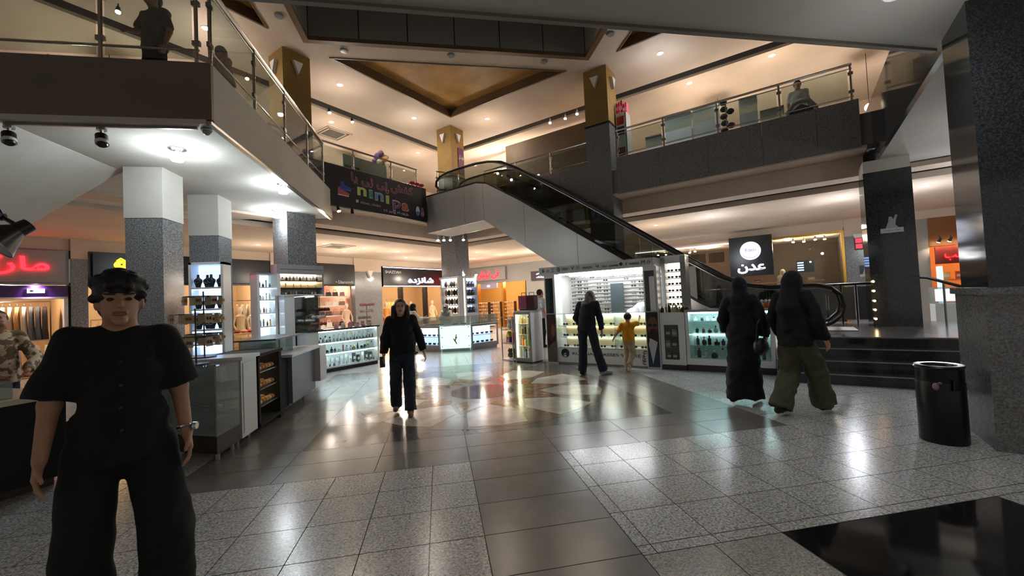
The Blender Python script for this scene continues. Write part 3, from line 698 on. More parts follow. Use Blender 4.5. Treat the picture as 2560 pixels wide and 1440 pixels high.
P('led_strip', lit('led_kiosk', '#f6fbff', 13), -4.5, .02, 2.035, -2.6, .12, 2.06); P('led_strip', lit('led_ceiling', '#fdfdff', 11), -4.6, .75, 2.03, -2.5, .85, 2.06)
P('back_wall', WHITE, -4.9, 1.22, 0, -2.4, 1.27, 2.06); P('side_wall', WHITE, -4.9, .6, 0, -4.84, 1.22, 2.06)
P('standing_mirror', mat('mirror_dark', '#3f4a4c'), -3.66, 1.02, 1.0, -3.34, 1.045, 1.80); P('mirror_foot', BLACK, -3.6, .98, .98, -3.4, 1.08, 1.0)
for i in range(12): P('glasses_rail', WHITEM, -4.72, 1.13, .98+i*.088, -2.5, 1.22, .992+i*.088)
for t_, x, wd in (('&', -4.86, .07), ('O', -4.74, .06), ('工', -4.61, .09), ('Z', -4.46, .05), ('ORJU', -4.30, .17), ('V', -4.10, .07), ('⊕', -3.97, .08), ('PRADIS', -3.74, .22), ('Ly', -3.5, .07), ('Zoo', -3.34, .1), ('comma', -3.14, .2), ('●', -2.98, .07), ('F', -2.86, .03), ('MARKIS', -2.7, .2), ('M', -2.52, .07), ('O', -2.41, .06)):
    write(bstrip, t_, BLACK, wd, (x, -.064, 2.125), .004)
MB().box(-4.495, -.064, 2.115, -4.425, -.0625, 2.215).build('logo_square', BLACK, bstrip); write(bstrip, 'Z', WHITE, .045, (-4.46, -.066, 2.13), .003)
# name on the front panel: a round afro head logo, lettering, upright Persian name
m = MB(); m.slab([(-4.42+.1*math.cos(t), .25+.1*math.sin(t)) for t in [2*PI*k/24 for k in range(24)]], -.006, -.001); m.build('logo_hair', BLACK, cbase)
m = MB(); m.slab([(-4.42+.04*math.cos(t), .205+.045*math.sin(t)) for t in [2*PI*k/16 for k in range(16)]], -.009, -.006); m.build('logo_face', WHITE, cbase)
for s_ in (-1, 1): m = MB(); m.slab([(-4.42+s_*.021+.018*math.cos(t), .215+.015*math.sin(t)) for t in [2*PI*k/10 for k in range(10)]], -.012, -.009); m.build('logo_lens', BLACK, cbase)
write(cbase, 'RUBINA GLASSES STORE', BLACK, 1.55, (-3.46, -.001, .215), .004, .06)
write(cbase, fa_text('روبینا'), BLACK, .28, (-2.66, -.001, .21), .004, .12, .01, rot=(0, PI/2, 0))
# posters on the two front pillars
def poster(x0, x1, label, man):
    t = thing('poster', label, 'poster', wp(KL, KR, ((x0+x1)/2, -.03, .04)), KR); w = x1-x0
    sheet = MB().box(-w/2, -.006, 0, w/2, .008, 1.1).build('sheet', cmat('#1d1512' if not man else '#241a17', .25), t)
    def sh(nm, pts, c, k): m = MB(); m.slab(pts, -.0065-.0012*k, -.0065-.0012*(k-1)); m.build(nm, cmat(c, .3), sheet)
    el = lambda cx, cz, rx, rz_, n=18: [(cx+rx*math.cos(2*PI*k/n), cz+rz_*math.sin(2*PI*k/n)) for k in range(n)]
    if man:
        sh('suit', [(-w/2, 0), (w/2, 0), (w/2, .42), (0, .5), (-w/2, .4)], '#22304a', 1)
        sh('shirt', [(-.02, .06), (.09, .5), (-.06, .58), (-.09, .46)], '#c9cdd4', 2)
        sh('face', el(.005, .82, .10, .2), '#6d4534', 3); sh('beard', el(.02, .68, .085, .09), '#1a100d', 4)
        sh('hair', [(-.1, 1.0), (.1, 1.0), (.1, 1.08), (-.1, 1.08)], '#0e0a09', 4)
        for s_ in (-1, 1): sh('sunglass_lens', el(.005+s_*.048, .84, .045, .035, 12), '#0b0908', 5)
    else:
        sh('hair', el(0, .78, .11, .3), '#3d1a12', 1); sh('face', el(.05, .72, .05, .15), '#7d4a36', 2); sh('coat', [(-.11, 0), (.12, 0), (.12, .5), (.0, .42), (-.11, .3)], '#5e5044', 2)
poster(-4.85, -4.63, 'tall brown poster of a long haired model on the left pillar of the eyewear kiosk', False)
poster(-2.525, -2.30, 'tall poster of a bearded man in sunglasses and suit on the kiosk pillar', True)
GF = ['#121214', '#2a2220', '#3b2a22', '#55504a', '#1c2430', '#7a5a3a']
for i in range(12):
    z = .992+i*.088+.024; x = -4.66
    while x < -2.55:
        if not (-3.72 < x < -3.28 and i < 10): eyeglasses(wp(KL, KR, (x, 1.085, z)), KR, rnd.choice(GF), rnd.choice(('#20242a', '#59606a', '#9aa3a8')), 'pair of eyeglasses on the white rails of the kiosk back wall', 'eyeglasses on the kiosk back wall', .95)
        x += .172
for z in (.376, .616, .866):
    for i in range(9): eyeglasses(wp(KL, KR, (-4.45+i*.225, .14+.05*(i % 2), z+.032)), KR, rnd.choice(GF), rnd.choice(('#2a1d18', '#59606a', '#6b4d3a')), 'pair of sunglasses on a glass shelf inside the kiosk counter', 'sunglasses in the kiosk counter', 1.05)
# side display of the kiosk
sd = thing('glasses_display', 'narrow lit white display case with glasses at the right end of the eyewear kiosk', 'display', fb(12.4, 0), RB)
MB().box(-2.295, 0, 1.13, -1.815, .35, 1.16).build('shelf_base', WHITE, sd); MB().box(-2.295, 0, 1.16, -2.215, .35, 2.26).build('side_post', WHITE, sd); MB().box(-1.915, 0, 1.16, -1.815, .35, 2.26).build('side_post', GREYL, sd)
MB().box(-2.215, .3, 1.16, -1.915, .35, 2.12).build('back', lit('display_glow', '#fff6ea', .9), sd); MB().box(-2.295, 0, 2.12, -1.815, .35, 2.28).build('head', WHITE, sd)
for i in range(6):
    z = 1.24+i*.14; MB().box(-2.215, .1, z, -1.915, .3, z+.012).build('glasses_rail', WHITEM, sd)
    for x in (-2.140, -1.990): eyeglasses(wp(fb(12.4, 0), RB, (x, .14, z+.038)), RB, rnd.choice(GF), '#3a4048', 'pair of glasses in the narrow display at the kiosk end', 'glasses in the narrow display', .95)

# ================================================================ PERFUME KIOSK (right)
pk = thing('perfume_cabinet', 'white cabinet with a small dark window and perfume bottles on top', 'cabinet', KL, KR)
P('plinth', DKLAM, -2.26, .02, 0, -1.82, .5, .1, pk); P('body', WHITE, -2.27, .06, .1, -1.81, .5, 1.12, pk)
for q in ((-2.27, 0, .1, -2.2, .06, 1.12), (-1.93, 0, .1, -1.81, .06, 1.12), (-2.2, 0, .1, -1.93, .06, .2), (-2.2, 0, .88, -1.93, .06, 1.12)): P('front_frame', WHITE, *q, pk)
P('window_back', cmat('#2b2624'), -2.2, .05, .2, -1.93, .062, .88, pk); P('window_glass', GLASS, -2.2, .004, .2, -1.93, .008, .88, pk)
for z in (.42, .64): P('window_shelf', DKLAM, -2.2, .01, z, -1.93, .06, z+.01, pk)
for i, (x, z, c) in enumerate(((-2.13, .2, '#5b2228'), (-2.02, .2, '#3a3030'), (-2.14, .43, '#8a8078'), (-2.02, .43, '#6e2630'), (-2.13, .65, '#3c3c40'), (-2.01, .65, '#8f8a84'))):
    carton(wp(KL, KR, (x, .032, z)), .09, .035, .14, c, 'small gift box behind the dark window of the white cabinet', 'gift boxes in the white cabinet', KR, 'gift_box')
dk = thing('perfume_counter', 'white perfume display counter with cool lit glass shelves beside the steps', 'counter', KL, KR)
P('plinth', DKLAM, -1.79, .03, 0, -.37, .45, .12, dk); P('base', WHITE, -1.80, 0, .12, -.36, .46, .24, dk)
P('back', mat('mint_back', '#cfe3e2', rough=.5), -1.78, .42, .24, -.38, .46, 1.12, dk); P('side', WHITE, -1.80, .02, .24, -1.74, .46, 1.12, dk); P('side', WHITE, -.42, .02, .24, -.36, .46, 1.12, dk)
P('top', mat('counter_top_grey', '#9a9c9c', rough=.15), -1.80, -.02, 1.12, -.34, .48, 1.17, dk); P('led_strip', lit('led_mint', '#d8fbff', 11), -1.74, .03, 1.09, -.42, .07, 1.12, dk); P('led_strip', lit('led_mint2', '#d8fbff', 4), -1.74, .39, .66, -.42, .41, .69, dk)
for z in (.47, .70, .93): P('glass_shelf', GLASSM, -1.74, .04, z, -.42, .42, z+.012, dk)
P('front_glass', GLASS, -1.74, .01, .24, -.42, .016, 1.1, dk)
gp = 'perfume bottles on the right counter shelves'
row(KL, KR, -1.68, -.46, .16, .942, 12, CLEARS+['#2c3a33', '#c23b52'], 'small clear perfume bottle with pump on the top shelf of the right perfume counter', gp, (.8, 1.1))
row(KL, KR, -1.68, -.46, .16, .712, 11, MIXED+['#7d2028'], 'mixed colour perfume bottle on the second shelf of the right perfume counter', gp, (.9, 1.25))
row(KL, KR, -1.68, -.46, .16, .482, 11, DARKS, 'dark perfume bottle on the third shelf of the right perfume counter', gp, (1.1, 1.5))
row(KL, KR, -1.68, -.46, .16, .24, 9, DARKS+CLEARS, 'large perfume bottle on the lowest shelf of the right perfume counter', gp, (1.2, 1.7))
shoe = thing('heel_shoe_flask', 'red perfume flask shaped like a high heel among bottles', 'flask', wp(KL, KR, (-1.0, .09, .716)), KR)
m = MB(); m.slab([(-.12, 0), (-.1, 0), (-.085, .07), (.0, .03), (.1, 0), (.13, .02), (.05, .06), (-.06, .12), (-.12, .1)], -.03, .03); m.build('shoe_body', cmat('#7b1c22', .15), shoe)
MB().ball((-.02, 0, .11), (.03, .03, .025)).build('stopper', cmat('#c9b9ae'), shoe)
for i in range(11): bottle(wp(KL, KR, (-2.24+i*.043, .12+.13*(i % 3), 1.12)), i % 5, rnd.choice(['#d8d29a', '#cfc7a0', '#3a2a22', '#a9b07a', '#e2ded0']), '#c9b27a', 'pale gold perfume bottle standing on top of the white cabinet', 'bottles on top of the white cabinet', 1.25)
for i in range(3): bottle(wp(KL, KR, (-.52+i*.06, .2, 1.17)), 2, ('#d9a13c', '#b23a22', '#c98a3a')[i], '#b9bcc0', 'amber and red bottle on the top of the right perfume counter', 'bottles on the right counter top', 1.6)

# ================================================================ COLD DRINK CASE AND TOY SHELF
FL = (2.11, 9.44, 0); fz = -.86
fr = thing('display_fridge', 'white upright case with a lit glass door full of bottled cosmetics', 'display case', FL, fz)
m = MB(); m.box(-.5, 0, .03, 0, .03, .08); m.build('door_sill', GREYL, fr)
for nm, q in (('back', (-.5, .44, .03, 0, .47, 1.25)), ('side', (-.5, 0, .03, -.47, .44, 1.25)), ('side', (-.03, 0, .03, 0, .44, 1.25)), ('bottom', (-.47, .03, .03, -.03, .44, .1)), ('top', (-.5, 0, 1.2, 0, .47, 1.25)), ('foot', (-.48, .02, 0, -.02, .45, .03))): P(nm, WHITE if nm != 'foot' else BLACK, *q, fr)
m = MB(); o4 = [(-.5, .08), (0, .08), (0, 1.22), (-.5, 1.22)]; i4 = [(-.455, .12), (-.045, .12), (-.045, 1.16), (-.455, 1.16)]
vs = [(x, y, z) for y in (-.02, -.001) for lp in (o4, i4) for x, z in lp]
m.add(vs, [f for i in range(4) for j in ((i+1) % 4,) for f in ((i, j, 4+j, 4+i), (8+j, 8+i, 12+i, 12+j), (j, i, 8+i, 8+j), (4+i, 4+j, 12+j, 12+i))]); door = m.build('door', GREYL, fr)
P('door_glass', GLASS, -.454, -.012, .121, -.046, -.006, 1.159, door); P('door_handle', STEEL, -.035, -.045, .55, -.015, -.02, .8, door); P('led_strip', lit('led_fridge', '#fff2c4', 9), -.455, .03, .14, -.435, .05, 1.14, fr); P('led_strip', lit('led_fridge', '#fff2c4', 9), -.42, .05, 1.17, -.08, .08, 1.195, fr)
for z in (.38, .66, .92): P('wire_shelf', WHITEM, -.465, .03, z, -.035, .42, z+.012, fr)
for z, cols, lab, sc in ((.1, ['#e0e2e6', '#8f94a8', '#d9dbe0'], 'white pump bottle on the bottom of the lit case', 1.9), (.392, ['#9fd03a', '#e8a13a', '#f0e2d0', '#e0702a'], 'lime or orange bottle on the second shelf of the lit case', 1.75), (.672, ['#8a7a4a', '#e0b04a', '#4a4a3a', '#d9c49a'], 'amber bottle on the third shelf of the lit case', 1.6), (.932, ['#b79a6a', '#c9b28a', '#a98a5a'], 'tan jar on the top shelf of the lit case', 1.5)):
    row(FL, fz, -.41, -.05, .14, z, 4, cols, lab, 'bottles in the lit case', (sc*.9, sc*.98), 'cosmetic_bottle', vs=(1, 3))
def suitcase(x, y, c, lab):
    t = thing('suitcase', lab, 'suitcase', wp(FL, fz, (x, y, 1.25)), fz)
    m = MB(); m.box(-.12, -.08, .03, .12, .08, .36); shell = m.build('shell', cmat(c, .25), t)
    for k in range(4): MB().box(-.1+k*.055, -.088, .06, -.075+k*.055, -.08, .33).build('rib', cmat(c, .25), shell)
    MB().tube([(-.07, 0, .36), (-.07, 0, .43), (.07, 0, .43), (.07, 0, .36)], .008, 6).build('handle', BLACK, t); MB().box(-.1, -.06, 0, .1, .06, .03).build('wheel_base', BLACK, t)
suitcase(-.36, .25, '#a8506a', 'pink suitcase on top of the white lit case'); suitcase(-.1, .22, '#4a0f18', 'dark red suitcase on top of the white lit case')
TL = wp(FL, fz, (-.62, .05, 0))
ts = thing('toy_shelf', 'glass sided low shelf with toys left of the white lit case', 'shelf', TL, fz-.25)
for z in (.02, .42, .76, 1.08): P('shelf_board', GLASSM if z > .1 else WHITE, -.48, 0, z, 0, .4, z+.02, ts)
P('back', GREYL, -.48, .38, .04, 0, .4, 1.1, ts); P('corner_post', STEEL, -.48, 0, 0, -.46, .02, 1.1, ts); P('corner_post', STEEL, -.02, 0, 0, 0, .02, 1.1, ts)
for i, (x, z, c, lab) in enumerate(((-.32, .78, '#d8d6d2', 'white plush toy on the upper shelf beside the lit case'), (-.14, .78, '#8f8a86', 'grey plush toy on the upper shelf beside the lit case'), (-.13, .44, '#d23c52', 'round pink red plush toy on the middle shelf'), (-.34, .04, '#5b5a34', 'olive round bag on the bottom toy shelf'), (-.14, .04, '#4d4f2c', 'dark olive plush bag on the bottom toy shelf'))):
    t = thing('plush_toy', lab, 'toy', wp(TL, fz-.25, (x, .17, z+.008)), fz-.25); MB().ball((0, 0, .075), (.085, .07, .078)).build('body', cmat(c, .9), t, smooth=True); MB().ball((0, -.01, .185), (.065, .06, .055)).build('head', cmat(c, .9), t, smooth=True)
    for s_ in (-1, 1): MB().ball((s_*.05, 0, .23), (.022, .015, .022), 8, 6).build('ear', cmat(c, .9), t, smooth=True)
t = thing('toy_house', 'small purple toy house with yellow roof on the middle shelf', 'toy', wp(TL, fz-.25, (-.34, .16, .445)), fz-.25)
MB().box(-.07, -.05, 0, .07, .05, .14).build('walls', cmat('#7a5a9a'), t); m = MB(); m.slab([(-.08, .14), (.08, .14), (0, .28)], -.06, .06); m.build('roof', cmat('#e6d24a'), t); MB().box(-.02, -.054, 0, .02, -.05, .08).build('door', cmat('#d8d4e4'), t)

# ================================================================ ROUND JEWELLERY COUNTER AND TOWER AT THE FAR COLUMN
def seg_counter(a, b, lab, kind):
    a = Vector(a); b = Vector(b); L = (b-a).length; rz = math.atan2(b.y-a.y, b.x-a.x); lo = (a.x, a.y, 0)
    t = thing('jewellery_counter', lab, 'counter', lo, rz)
    P('plinth', GREYL, .06, .03, 0, L-.06, .12, .08, t); MB().prism([(.014, 0), (L-.014, 0), (L-.24, .5), (.24, .5)], 1.06, 1.09).build('glass_top', GLASSM, t); P('upper_glass', GLASSM, .012, 0, .832, L-.012, .01, 1.058, t); MB().prism([(.02, .012), (L-.02, .012), (L-.24, .5), (.24, .5)], .8, .83).build('upper_deck', WHITE, t)
    P('body_back', WHITE, .27, .5, .08, L-.27, .54, .8, t)
    for z in (.85,):
        for k in range(3): P('jewel_tray', BLACK if k else WHITEM, .14+k*(L-.2)/3, .1, .835, .14+k*(L-.2)/3+L/3-.16, .38, .86, t)
    if kind == 'panel':
        P('glowing_panel', lit('mint_panel', '#c8fff4', .55), .02, 0, .09, L-.02, .03, .78, t)
        for x in (.07, L-.07):
            for z in (.16, .45, .74): MB().cone((x, -.012, z), (x, 0, z), .018, .018, 10).build('panel_stud', STEEL, t)
        for q in ([(-.02, .2), (.06, .34), (.03, .36), (-.05, .22)], [(-.09, .33), (-.03, .28), (.02, .2), (.05, .12), (.02, .12), (-.05, .24)], [(.0, .3), (.05, .42), (.02, .43), (-.02, .31)]):
            m = MB(); m.slab([(L/2+x, z+.1) for x, z in q], -.004, 0); m.build('bird_motif', GOLD, t)
    else:
        P('body_front', GREYL, .015, 0, .08, L-.015, .03, .2, t); P('body_front', GREYL, .015, 0, .74, L-.015, .03, .8, t); P('body_front', GREYL, .015, 0, .2, .07, .03, .74, t); P('body_front', GREYL, L-.07, 0, .2, L-.015, .03, .74, t)
        P('window_back', lit('cool_case', '#bcd8ff', .45), .13, .28, .2, L-.13, .3, .74, t); P('window_shelf', WHITE, .1, .03, .45, L-.1, .28, .465, t); P('case_floor', WHITE, .1, .03, .18, L-.1, .28, .195, t); P('led_strip', LEDC, .08, .06, .72, L-.08, .1, .74, t)
        for z in (.2, .47):
            for k in range(5):
                c = thing('bracelet_stand', 'dark bracelet stand in a lit window of the jewellery counter', 'stand', wp(lo, rz, (.18+k*(L-.36)/4, .16, z+.005)), rz, 'bracelet stands in the jewellery counter')
                MB().cone((-.05, 0, .035), (.05, 0, .035), .022, .022, 10).build('roll', cmat('#20222c', .6), c, smooth=True); MB().box(-.03, -.02, 0, .03, .02, .015).build('foot', cmat('#20222c', .6), c)
    return t
seg_counter((-.87, 13.78), (-.02, 13.05), 'left wing of the round jewellery counter behind the white blouse shopper', 'case')
seg_counter((-.02, 13.05), (.95, 12.93), 'jewellery counter front with a glowing mint panel and bird motif', 'panel')
seg_counter((.95, 12.93), (1.91, 13.54), 'right wing of the round jewellery counter with two lit windows', 'case')
TW = (.67, 13.9)
def tower(p, rz, w, lab, cols, mode):
    t = thing('display_tower', lab, 'display', (p[0], p[1], 0), rz)
    x0, x1 = (-w, 0) if mode == 'L' else (.34, w)
    P('back', lit('tower_glow_'+mode, '#ece9e2' if mode == 'L' else '#c9d2ff', .5), x0, .24, .0, x1, .28, 2.35, t)
    for x in (x0, x1-.06): P('side', WHITE, x, 0, 0, x+.06, .24, 2.35, t)
    P('head', WHITE, x0-.03, -.02, 2.35, x1+.03, .28, 2.42, t); P('base', WHITE, x0+.06, 0, 0, x1-.06, .24, 1.12, t); P('led_strip', LEDW, x0+.06, .0, 2.31, x1-.06, .03, 2.34, t)
    for i, z in enumerate((1.12, 1.42, 1.73, 2.03)):
        P('shelf', WHITE, x0+.06, 0, z, x1-.06, .24, z+.03, t)
        n = 5 if mode == 'L' else 3
        for k in range(n):
            x = x0+.17+(x1-x0-.34)*k/(n-1)
            c = thing('scarf_roll' if mode == 'L' else 'jewel_case', 'folded hanging accessory on the left face of the white display tower' if mode == 'L' else 'dark jewellery case on the right face of the white display tower', 'accessory', wp((p[0], p[1], 0), rz, (x, .11, z+.035)), rz, 'goods on the display tower')
            col = cols[(i+k) % len(cols)]
            if mode == 'L': MB().ball((0, 0, .1), (.06, .06, .1), 8, 6).build('roll', cmat(col, .8), c, smooth=True); MB().cone((0, 0, .19), (0, 0, .22), .015, .015, 6).build('knot', cmat(col, .8), c)
            else: m = MB(); m.slab([(-.06, 0), (.06, 0), (.068, .14), (0, .2), (-.068, .14)], -.04, .04); m.build('case', cmat(col, .5), c); MB().ball((0, -.045, .12), .025, 8, 6).build('jewel', cmat('#b9c4e6', .2), c, smooth=True)
tower(TW, RB, .85, 'white display tower face with shelves of accessories wrapped round the far column', ['#2a2422', '#3a3028', '#b98a72', '#1c1c1e', '#c7a48c'], 'L')
tower(TW, RA, 1.0, 'white display tower face with cool lit jewellery cases round the far column', ['#181a2c', '#20243a', '#2a2c3c'], 'R')
for dx, dy in ((.5, .75), (.95, 1.0)): mini_spot((TW[0]+dx-.3, TW[1]+dy-.35, 2.66), (.2, -.6, -1), 'white spotlight on top of the display tower', 'tower spotlights', LENSW, 12, NEUT, WHITE)
for dx in (-.62, -.42, -.2, .25): mini_spot((TW[0]+dx, TW[1]+.35, 3.88), (0, -.5, -1), 'bright white spotlight cluster lamp under the escalator landing', 'spotlights under the escalator landing', LENSW, 24, NEUT, WHITE)
# ================================================================ LEFT PERFUME KIOSK
AL, AR = fa(13.0, 0), RA
lk = thing('perfume_counter', 'long white perfume counter with bright shelves of bottles on the left side', 'counter', AL, AR)
def Q(name, m, x0, y0, z0, x1, y1, z1, par=None): return MB().box(x0, y0, z0, x1, y1, z1).build(name, m, par or lk)
Q('plinth', BLACK, 5.05, .04, 0, 6.88, .5, .09); Q('base', WHITE, 5.02, 0, .09, 6.9, .5, .12); Q('side', WHITE, 5.0, 0, .09, 5.24, .5, .98); Q('side', WHITE, 6.86, 0, .09, 6.9, .5, .98)
Q('back', mat('display_back_white', '#e6ecee', rough=.5), 5.24, .44, .12, 6.86, .5, .98); Q('top', BLACK, 4.98, -.02, .98, 6.93, .54, 1.02); Q('front_glass', GLASS, 5.25, .004, .12, 6.86, .01, .97)
for z in (.44, .70): Q('glass_shelf', GLASSM, 5.24, .03, z, 6.86, .44, z+.012)
for z in (.955, .675, .415): Q('led_strip', lit('led_left_counter', '#eef8ff', 9), 5.26, .03, z, 6.84, .05, z+.02)
gl = 'bottles in the left perfume counter'
row(AL, AR, 5.28, 6.84, .12, .712, 17, ['#2a2c30', '#1c1e22', '#44464a'], 'small dark tester bottle lined up on the top shelf of the left perfume counter', gl, (.55, .7))
row(AL, AR, 5.28, 6.84, .3, .712, 13, CLEARS, 'clear slim bottle at the back of the top shelf of the left perfume counter', gl, (1.2, 1.4))
row(AL, AR, 5.28, 6.84, .16, .452, 15, DARKS+['#5b6a3a', '#7a4650', '#8a8f94'], 'dark perfume bottle on the middle shelf of the left perfume counter', gl, (.95, 1.3))
for i in range(13):
    x = 5.33+i*.12
    carton(wp(AL, AR, (x, .22, .12)), .07, .06, rnd.choice((.17, .2, .23)), rnd.choice(['#dfe6ea', '#2b2d30', '#c9d2d8', '#3a3c40']), 'perfume carton on the lowest shelf of the left perfume counter', 'cartons in the left perfume counter', AR)
row(AL, AR, 5.28, 6.84, .09, .12, 14, ['#3f6a9a', '#2a3a2c', '#a8c0cc', '#c8d0d4'], 'small bottle in front of the cartons in the left perfume counter', gl, (.6, .85))
HL = fa(13.6, 0)
hd = thing('display_header', 'grey overhead cabinet with lit bottle rows on a white post', 'cabinet', HL, AR)
Q('post', WHITE, 4.72, .05, .0, 4.95, .3, 1.86, hd); Q('side', WHITE, 4.55, 0, 1.86, 4.62, .3, 2.58, hd); Q('side', GREYL, 5.62, 0, 1.86, 5.66, .3, 2.58, hd); Q('top', GREYL, 4.55, -.01, 2.36, 5.66, .3, 2.58, hd); Q('seam', GROOV, 4.62, -.014, 2.46, 5.64, -.01, 2.475, hd)
Q('back', mat('header_back', '#b9b0a4', rough=.6), 4.62, .26, 1.86, 5.62, .3, 2.36, hd); Q('bottom', WHITE, 4.62, 0, 1.86, 5.62, .26, 1.88, hd)
for z in (2.02, 2.19): Q('shelf', DKLAM, 4.62, 0, z, 5.62, .26, z+.02, hd)
Q('led_strip', lit('led_header', '#ffdca0', 7), 4.64, .22, 2.165, 5.6, .25, 2.185, hd); Q('led_strip', lit('led_header2', '#fff0dc', 5), 4.64, .22, 2.335, 5.6, .25, 2.355, hd)
row(HL, AR, 4.68, 5.58, .1, 2.21, 11, ['#1c2a5a', '#9a7a5a', '#b9a48a', '#d6c8b0'], 'slim bottle on the top row of the overhead cabinet', 'bottles in the overhead cabinet', (.85, 1.0))
row(HL, AR, 4.7, 5.56, .1, 2.04, 5, ['#e0c890', '#d9b870'], 'gold bottle on the lit middle row of the overhead cabinet', 'bottles in the overhead cabinet', (.7, .8))
row(HL, AR, 4.66, 5.5, .06, 1.88, 13, ['#5a2a2c', '#c9c2ba', '#8a8078'], 'tiny nail polish bottle along the bottom of the overhead cabinet', 'nail polish bottles', (.6, .7), 'polish_bottle')
mp = thing('mirror_panel', 'dark glass panel hanging below the overhead cabinet', 'panel', HL, AR); Q('glass', GLASSD, 4.96, .12, .72, 5.62, .13, 1.855, mp); Q('frame', DKLAM, 4.955, .1, .68, 5.63, .15, .72, mp)
CL = fa(14.1, 0)
cc = thing('shelf_cabinet', 'tall narrow white cabinet with cool lit shelves left of the overhead cabinet', 'cabinet', CL, AR)
Q('side', WHITE, 4.28, 0, .0, 4.33, .34, 2.36, cc); Q('side', WHITE, 4.66, 0, .0, 4.71, .34, 2.36, cc); Q('back', lit('cool_cabinet', '#d4ecf4', .6), 4.33, .3, .7, 4.66, .34, 2.36, cc); Q('top', GREYL, 4.28, 0, 2.36, 4.71, .34, 2.4, cc); Q('base', WHITE, 4.33, 0, 0, 4.66, .34, .78, cc)
for i, z in enumerate((1.15, 1.46, 1.76, 2.05)):
    Q('shelf', WHITE, 4.33, .02, z, 4.66, .3, z+.025, cc); Q('led_strip', LEDC, 4.35, .03, z-.018, 4.64, .05, z, cc)
    row(CL, AR, 4.36, 4.64, .14, z+.025, 4, (MIXED, ['#c8d4d8', '#b04a4a', '#e0e4e6'], CLEARS, ['#2a4a3c', '#8fa3a8', '#c8d4d8'])[i], 'cosmetic bottle in the tall narrow lit cabinet', 'bottles in the narrow cabinet', (.85, 1.1), 'cosmetic_bottle', vs=(0, 1, 3))
# pink cosmetics standing on the counter top, and a flower stand
for i in range(12): carton(wp(AL, AR, (5.75+i*.095, .12+.1*(i % 2), 1.02)), .06, .05, .07+.03*(i % 3), ['#d98a9a', '#e6b0b8', '#f0d8d4', '#c76a80'][i % 4], 'small %s cosmetic box on top of the left perfume counter' % ('pink', 'pale pink', 'blush white', 'deep pink')[i % 4], 'pink boxes on the left counter', AR, 'cosmetic_box')
def ribbon_stand(p, lab, cols, h=.5, n=9):
    t = thing('ribbon_stand', lab, 'stand', p, AR)
    MB().lathe([(.08, 0), (.08, .02), (.012, .03), (.012, h)], 10).build('pole', STEEL, t)
    for i in range(n):
        a = 2*PI*i/n; r = .1+.05*(i % 2); z = h-.02-.17*(i % 3)
        b = thing_part(t, 'bow', (r*math.cos(a), r*math.sin(a), z), cols[i % len(cols)])
def thing_part(t, nm, c, col):
    m = MB(); m.ball((c[0]-.045, c[1], c[2]), (.05, .03, .04), 8, 6); m.ball((c[0]+.045, c[1], c[2]), (.05, .03, .04), 8, 6); m.ball(c, (.03, .03, .025), 8, 6)
    return m.build(nm, cmat(col, .8), t, smooth=True)
ribbon_stand(wp(AL, AR, (6.72, .22, 1.02)), 'stand with pink fabric bows on the right end of the left perfume counter', ['#d9959a', '#e8c4bc', '#b9a08a'], .58, 11)
ribbon_stand(wp(AL, AR, (5.4, .2, 1.02)), 'stand of hair clips with dark and white bows on the left perfume counter', ['#2a2422', '#cfc8c0', '#8a4a52'], .5, 10)

# ================================================================ LEFT CABINET LINE
def hang_card(p, rz, lab, grp, c):
    key = ('card', c)
    if key not in _src:
        o = MB().box(-.035, -.002, -.1, .035, .002, 0).build('earring_card', cmat('#b9ac8e', .6))
        for s_ in (-1, 1): MB().ball((s_*.014, -.008, -.05), (.012, .008, .018), 8, 6).build('earring', cmat(c, .25, .5), o)
        _src[key] = o
    else: o = copy_tree(_src[key])
    o.location = p; o.rotation_euler = (0, 0, rz); return tag(o, lab, 'earrings', grp)
gc = thing('glass_cabinet', 'corner glass cabinet with dark wooden base and castors beside the white panel cabinet', 'cabinet', (0, 0, 0))
poly = [(-2.29, 4.70), (-2.27, 5.14), (-3.1, 5.15), (-3.1, 5.02), (-2.86, 4.98)]
def ins(p, k): cx = sum(a for a, _ in p)/len(p); cy = sum(b for _, b in p)/len(p); return [(cx+(a-cx)*k, cy+(b-cy)*k) for a, b in p]
MB().prism(poly, .07, .25).build('base', WOODD, gc); MB().prism(ins(poly, 1.0), .95, .965).build('glass_top', GLASSM, gc)
for z in (.25, .48, .72): MB().prism(ins(poly, .96), z, z+.008).build('glass_shelf', GLASSM, gc)
for i in (0, 1, 4):
    a, b = poly[i], poly[(i+1) % 5]; m = MB(); m.prism([a, b, (b[0]*.998-.004, b[1]+.006), (a[0]*.998-.004, a[1]+.006)], .25, .95); m.build('glass_side', GLASSM, gc)
for a in (poly[0], poly[1], poly[4]): MB().cone((a[0]-.01, a[1]+.01, .25), (a[0]-.01, a[1]+.01, .95), .008, .008, 6).build('edge_post', STEEL, gc)
for x, y in ((-2.33, 4.78), (-2.33, 5.08), (-2.8, 5.04)): MB().cone((x, y, 0), (x, y, .07), .025, .025, 10).build('castor', STEEL, gc)
MB().box(-2.294, 4.80, .78, -2.288, 4.93, .94).build('price_sheet', WHITEM, gc)
for i in range(7): tag(MB().ball((0, 0, .025), (.05, .04, .028), 8, 6).build('hair_bow', cmat('#b5303a', .7), None, (-2.78+i*.062, 5.04-.05*(i % 2), .736), smooth=True), 'red hair bow on the top shelf of the corner glass cabinet', 'bow', 'red bows in the glass cabinet')
for i in range(8): carton((-2.8+i*.06, 5.02-.03*(i % 2), .488), .045, .04, .05, '#4b4a44', 'small dark trinket box in the corner glass cabinet', 'trinkets in the glass cabinet', 0, 'trinket_box')
wc = thing('panel_cabinet', 'white panel cabinet on castors between the glass cabinet and the food case', 'cabinet', (0, 0, 0))
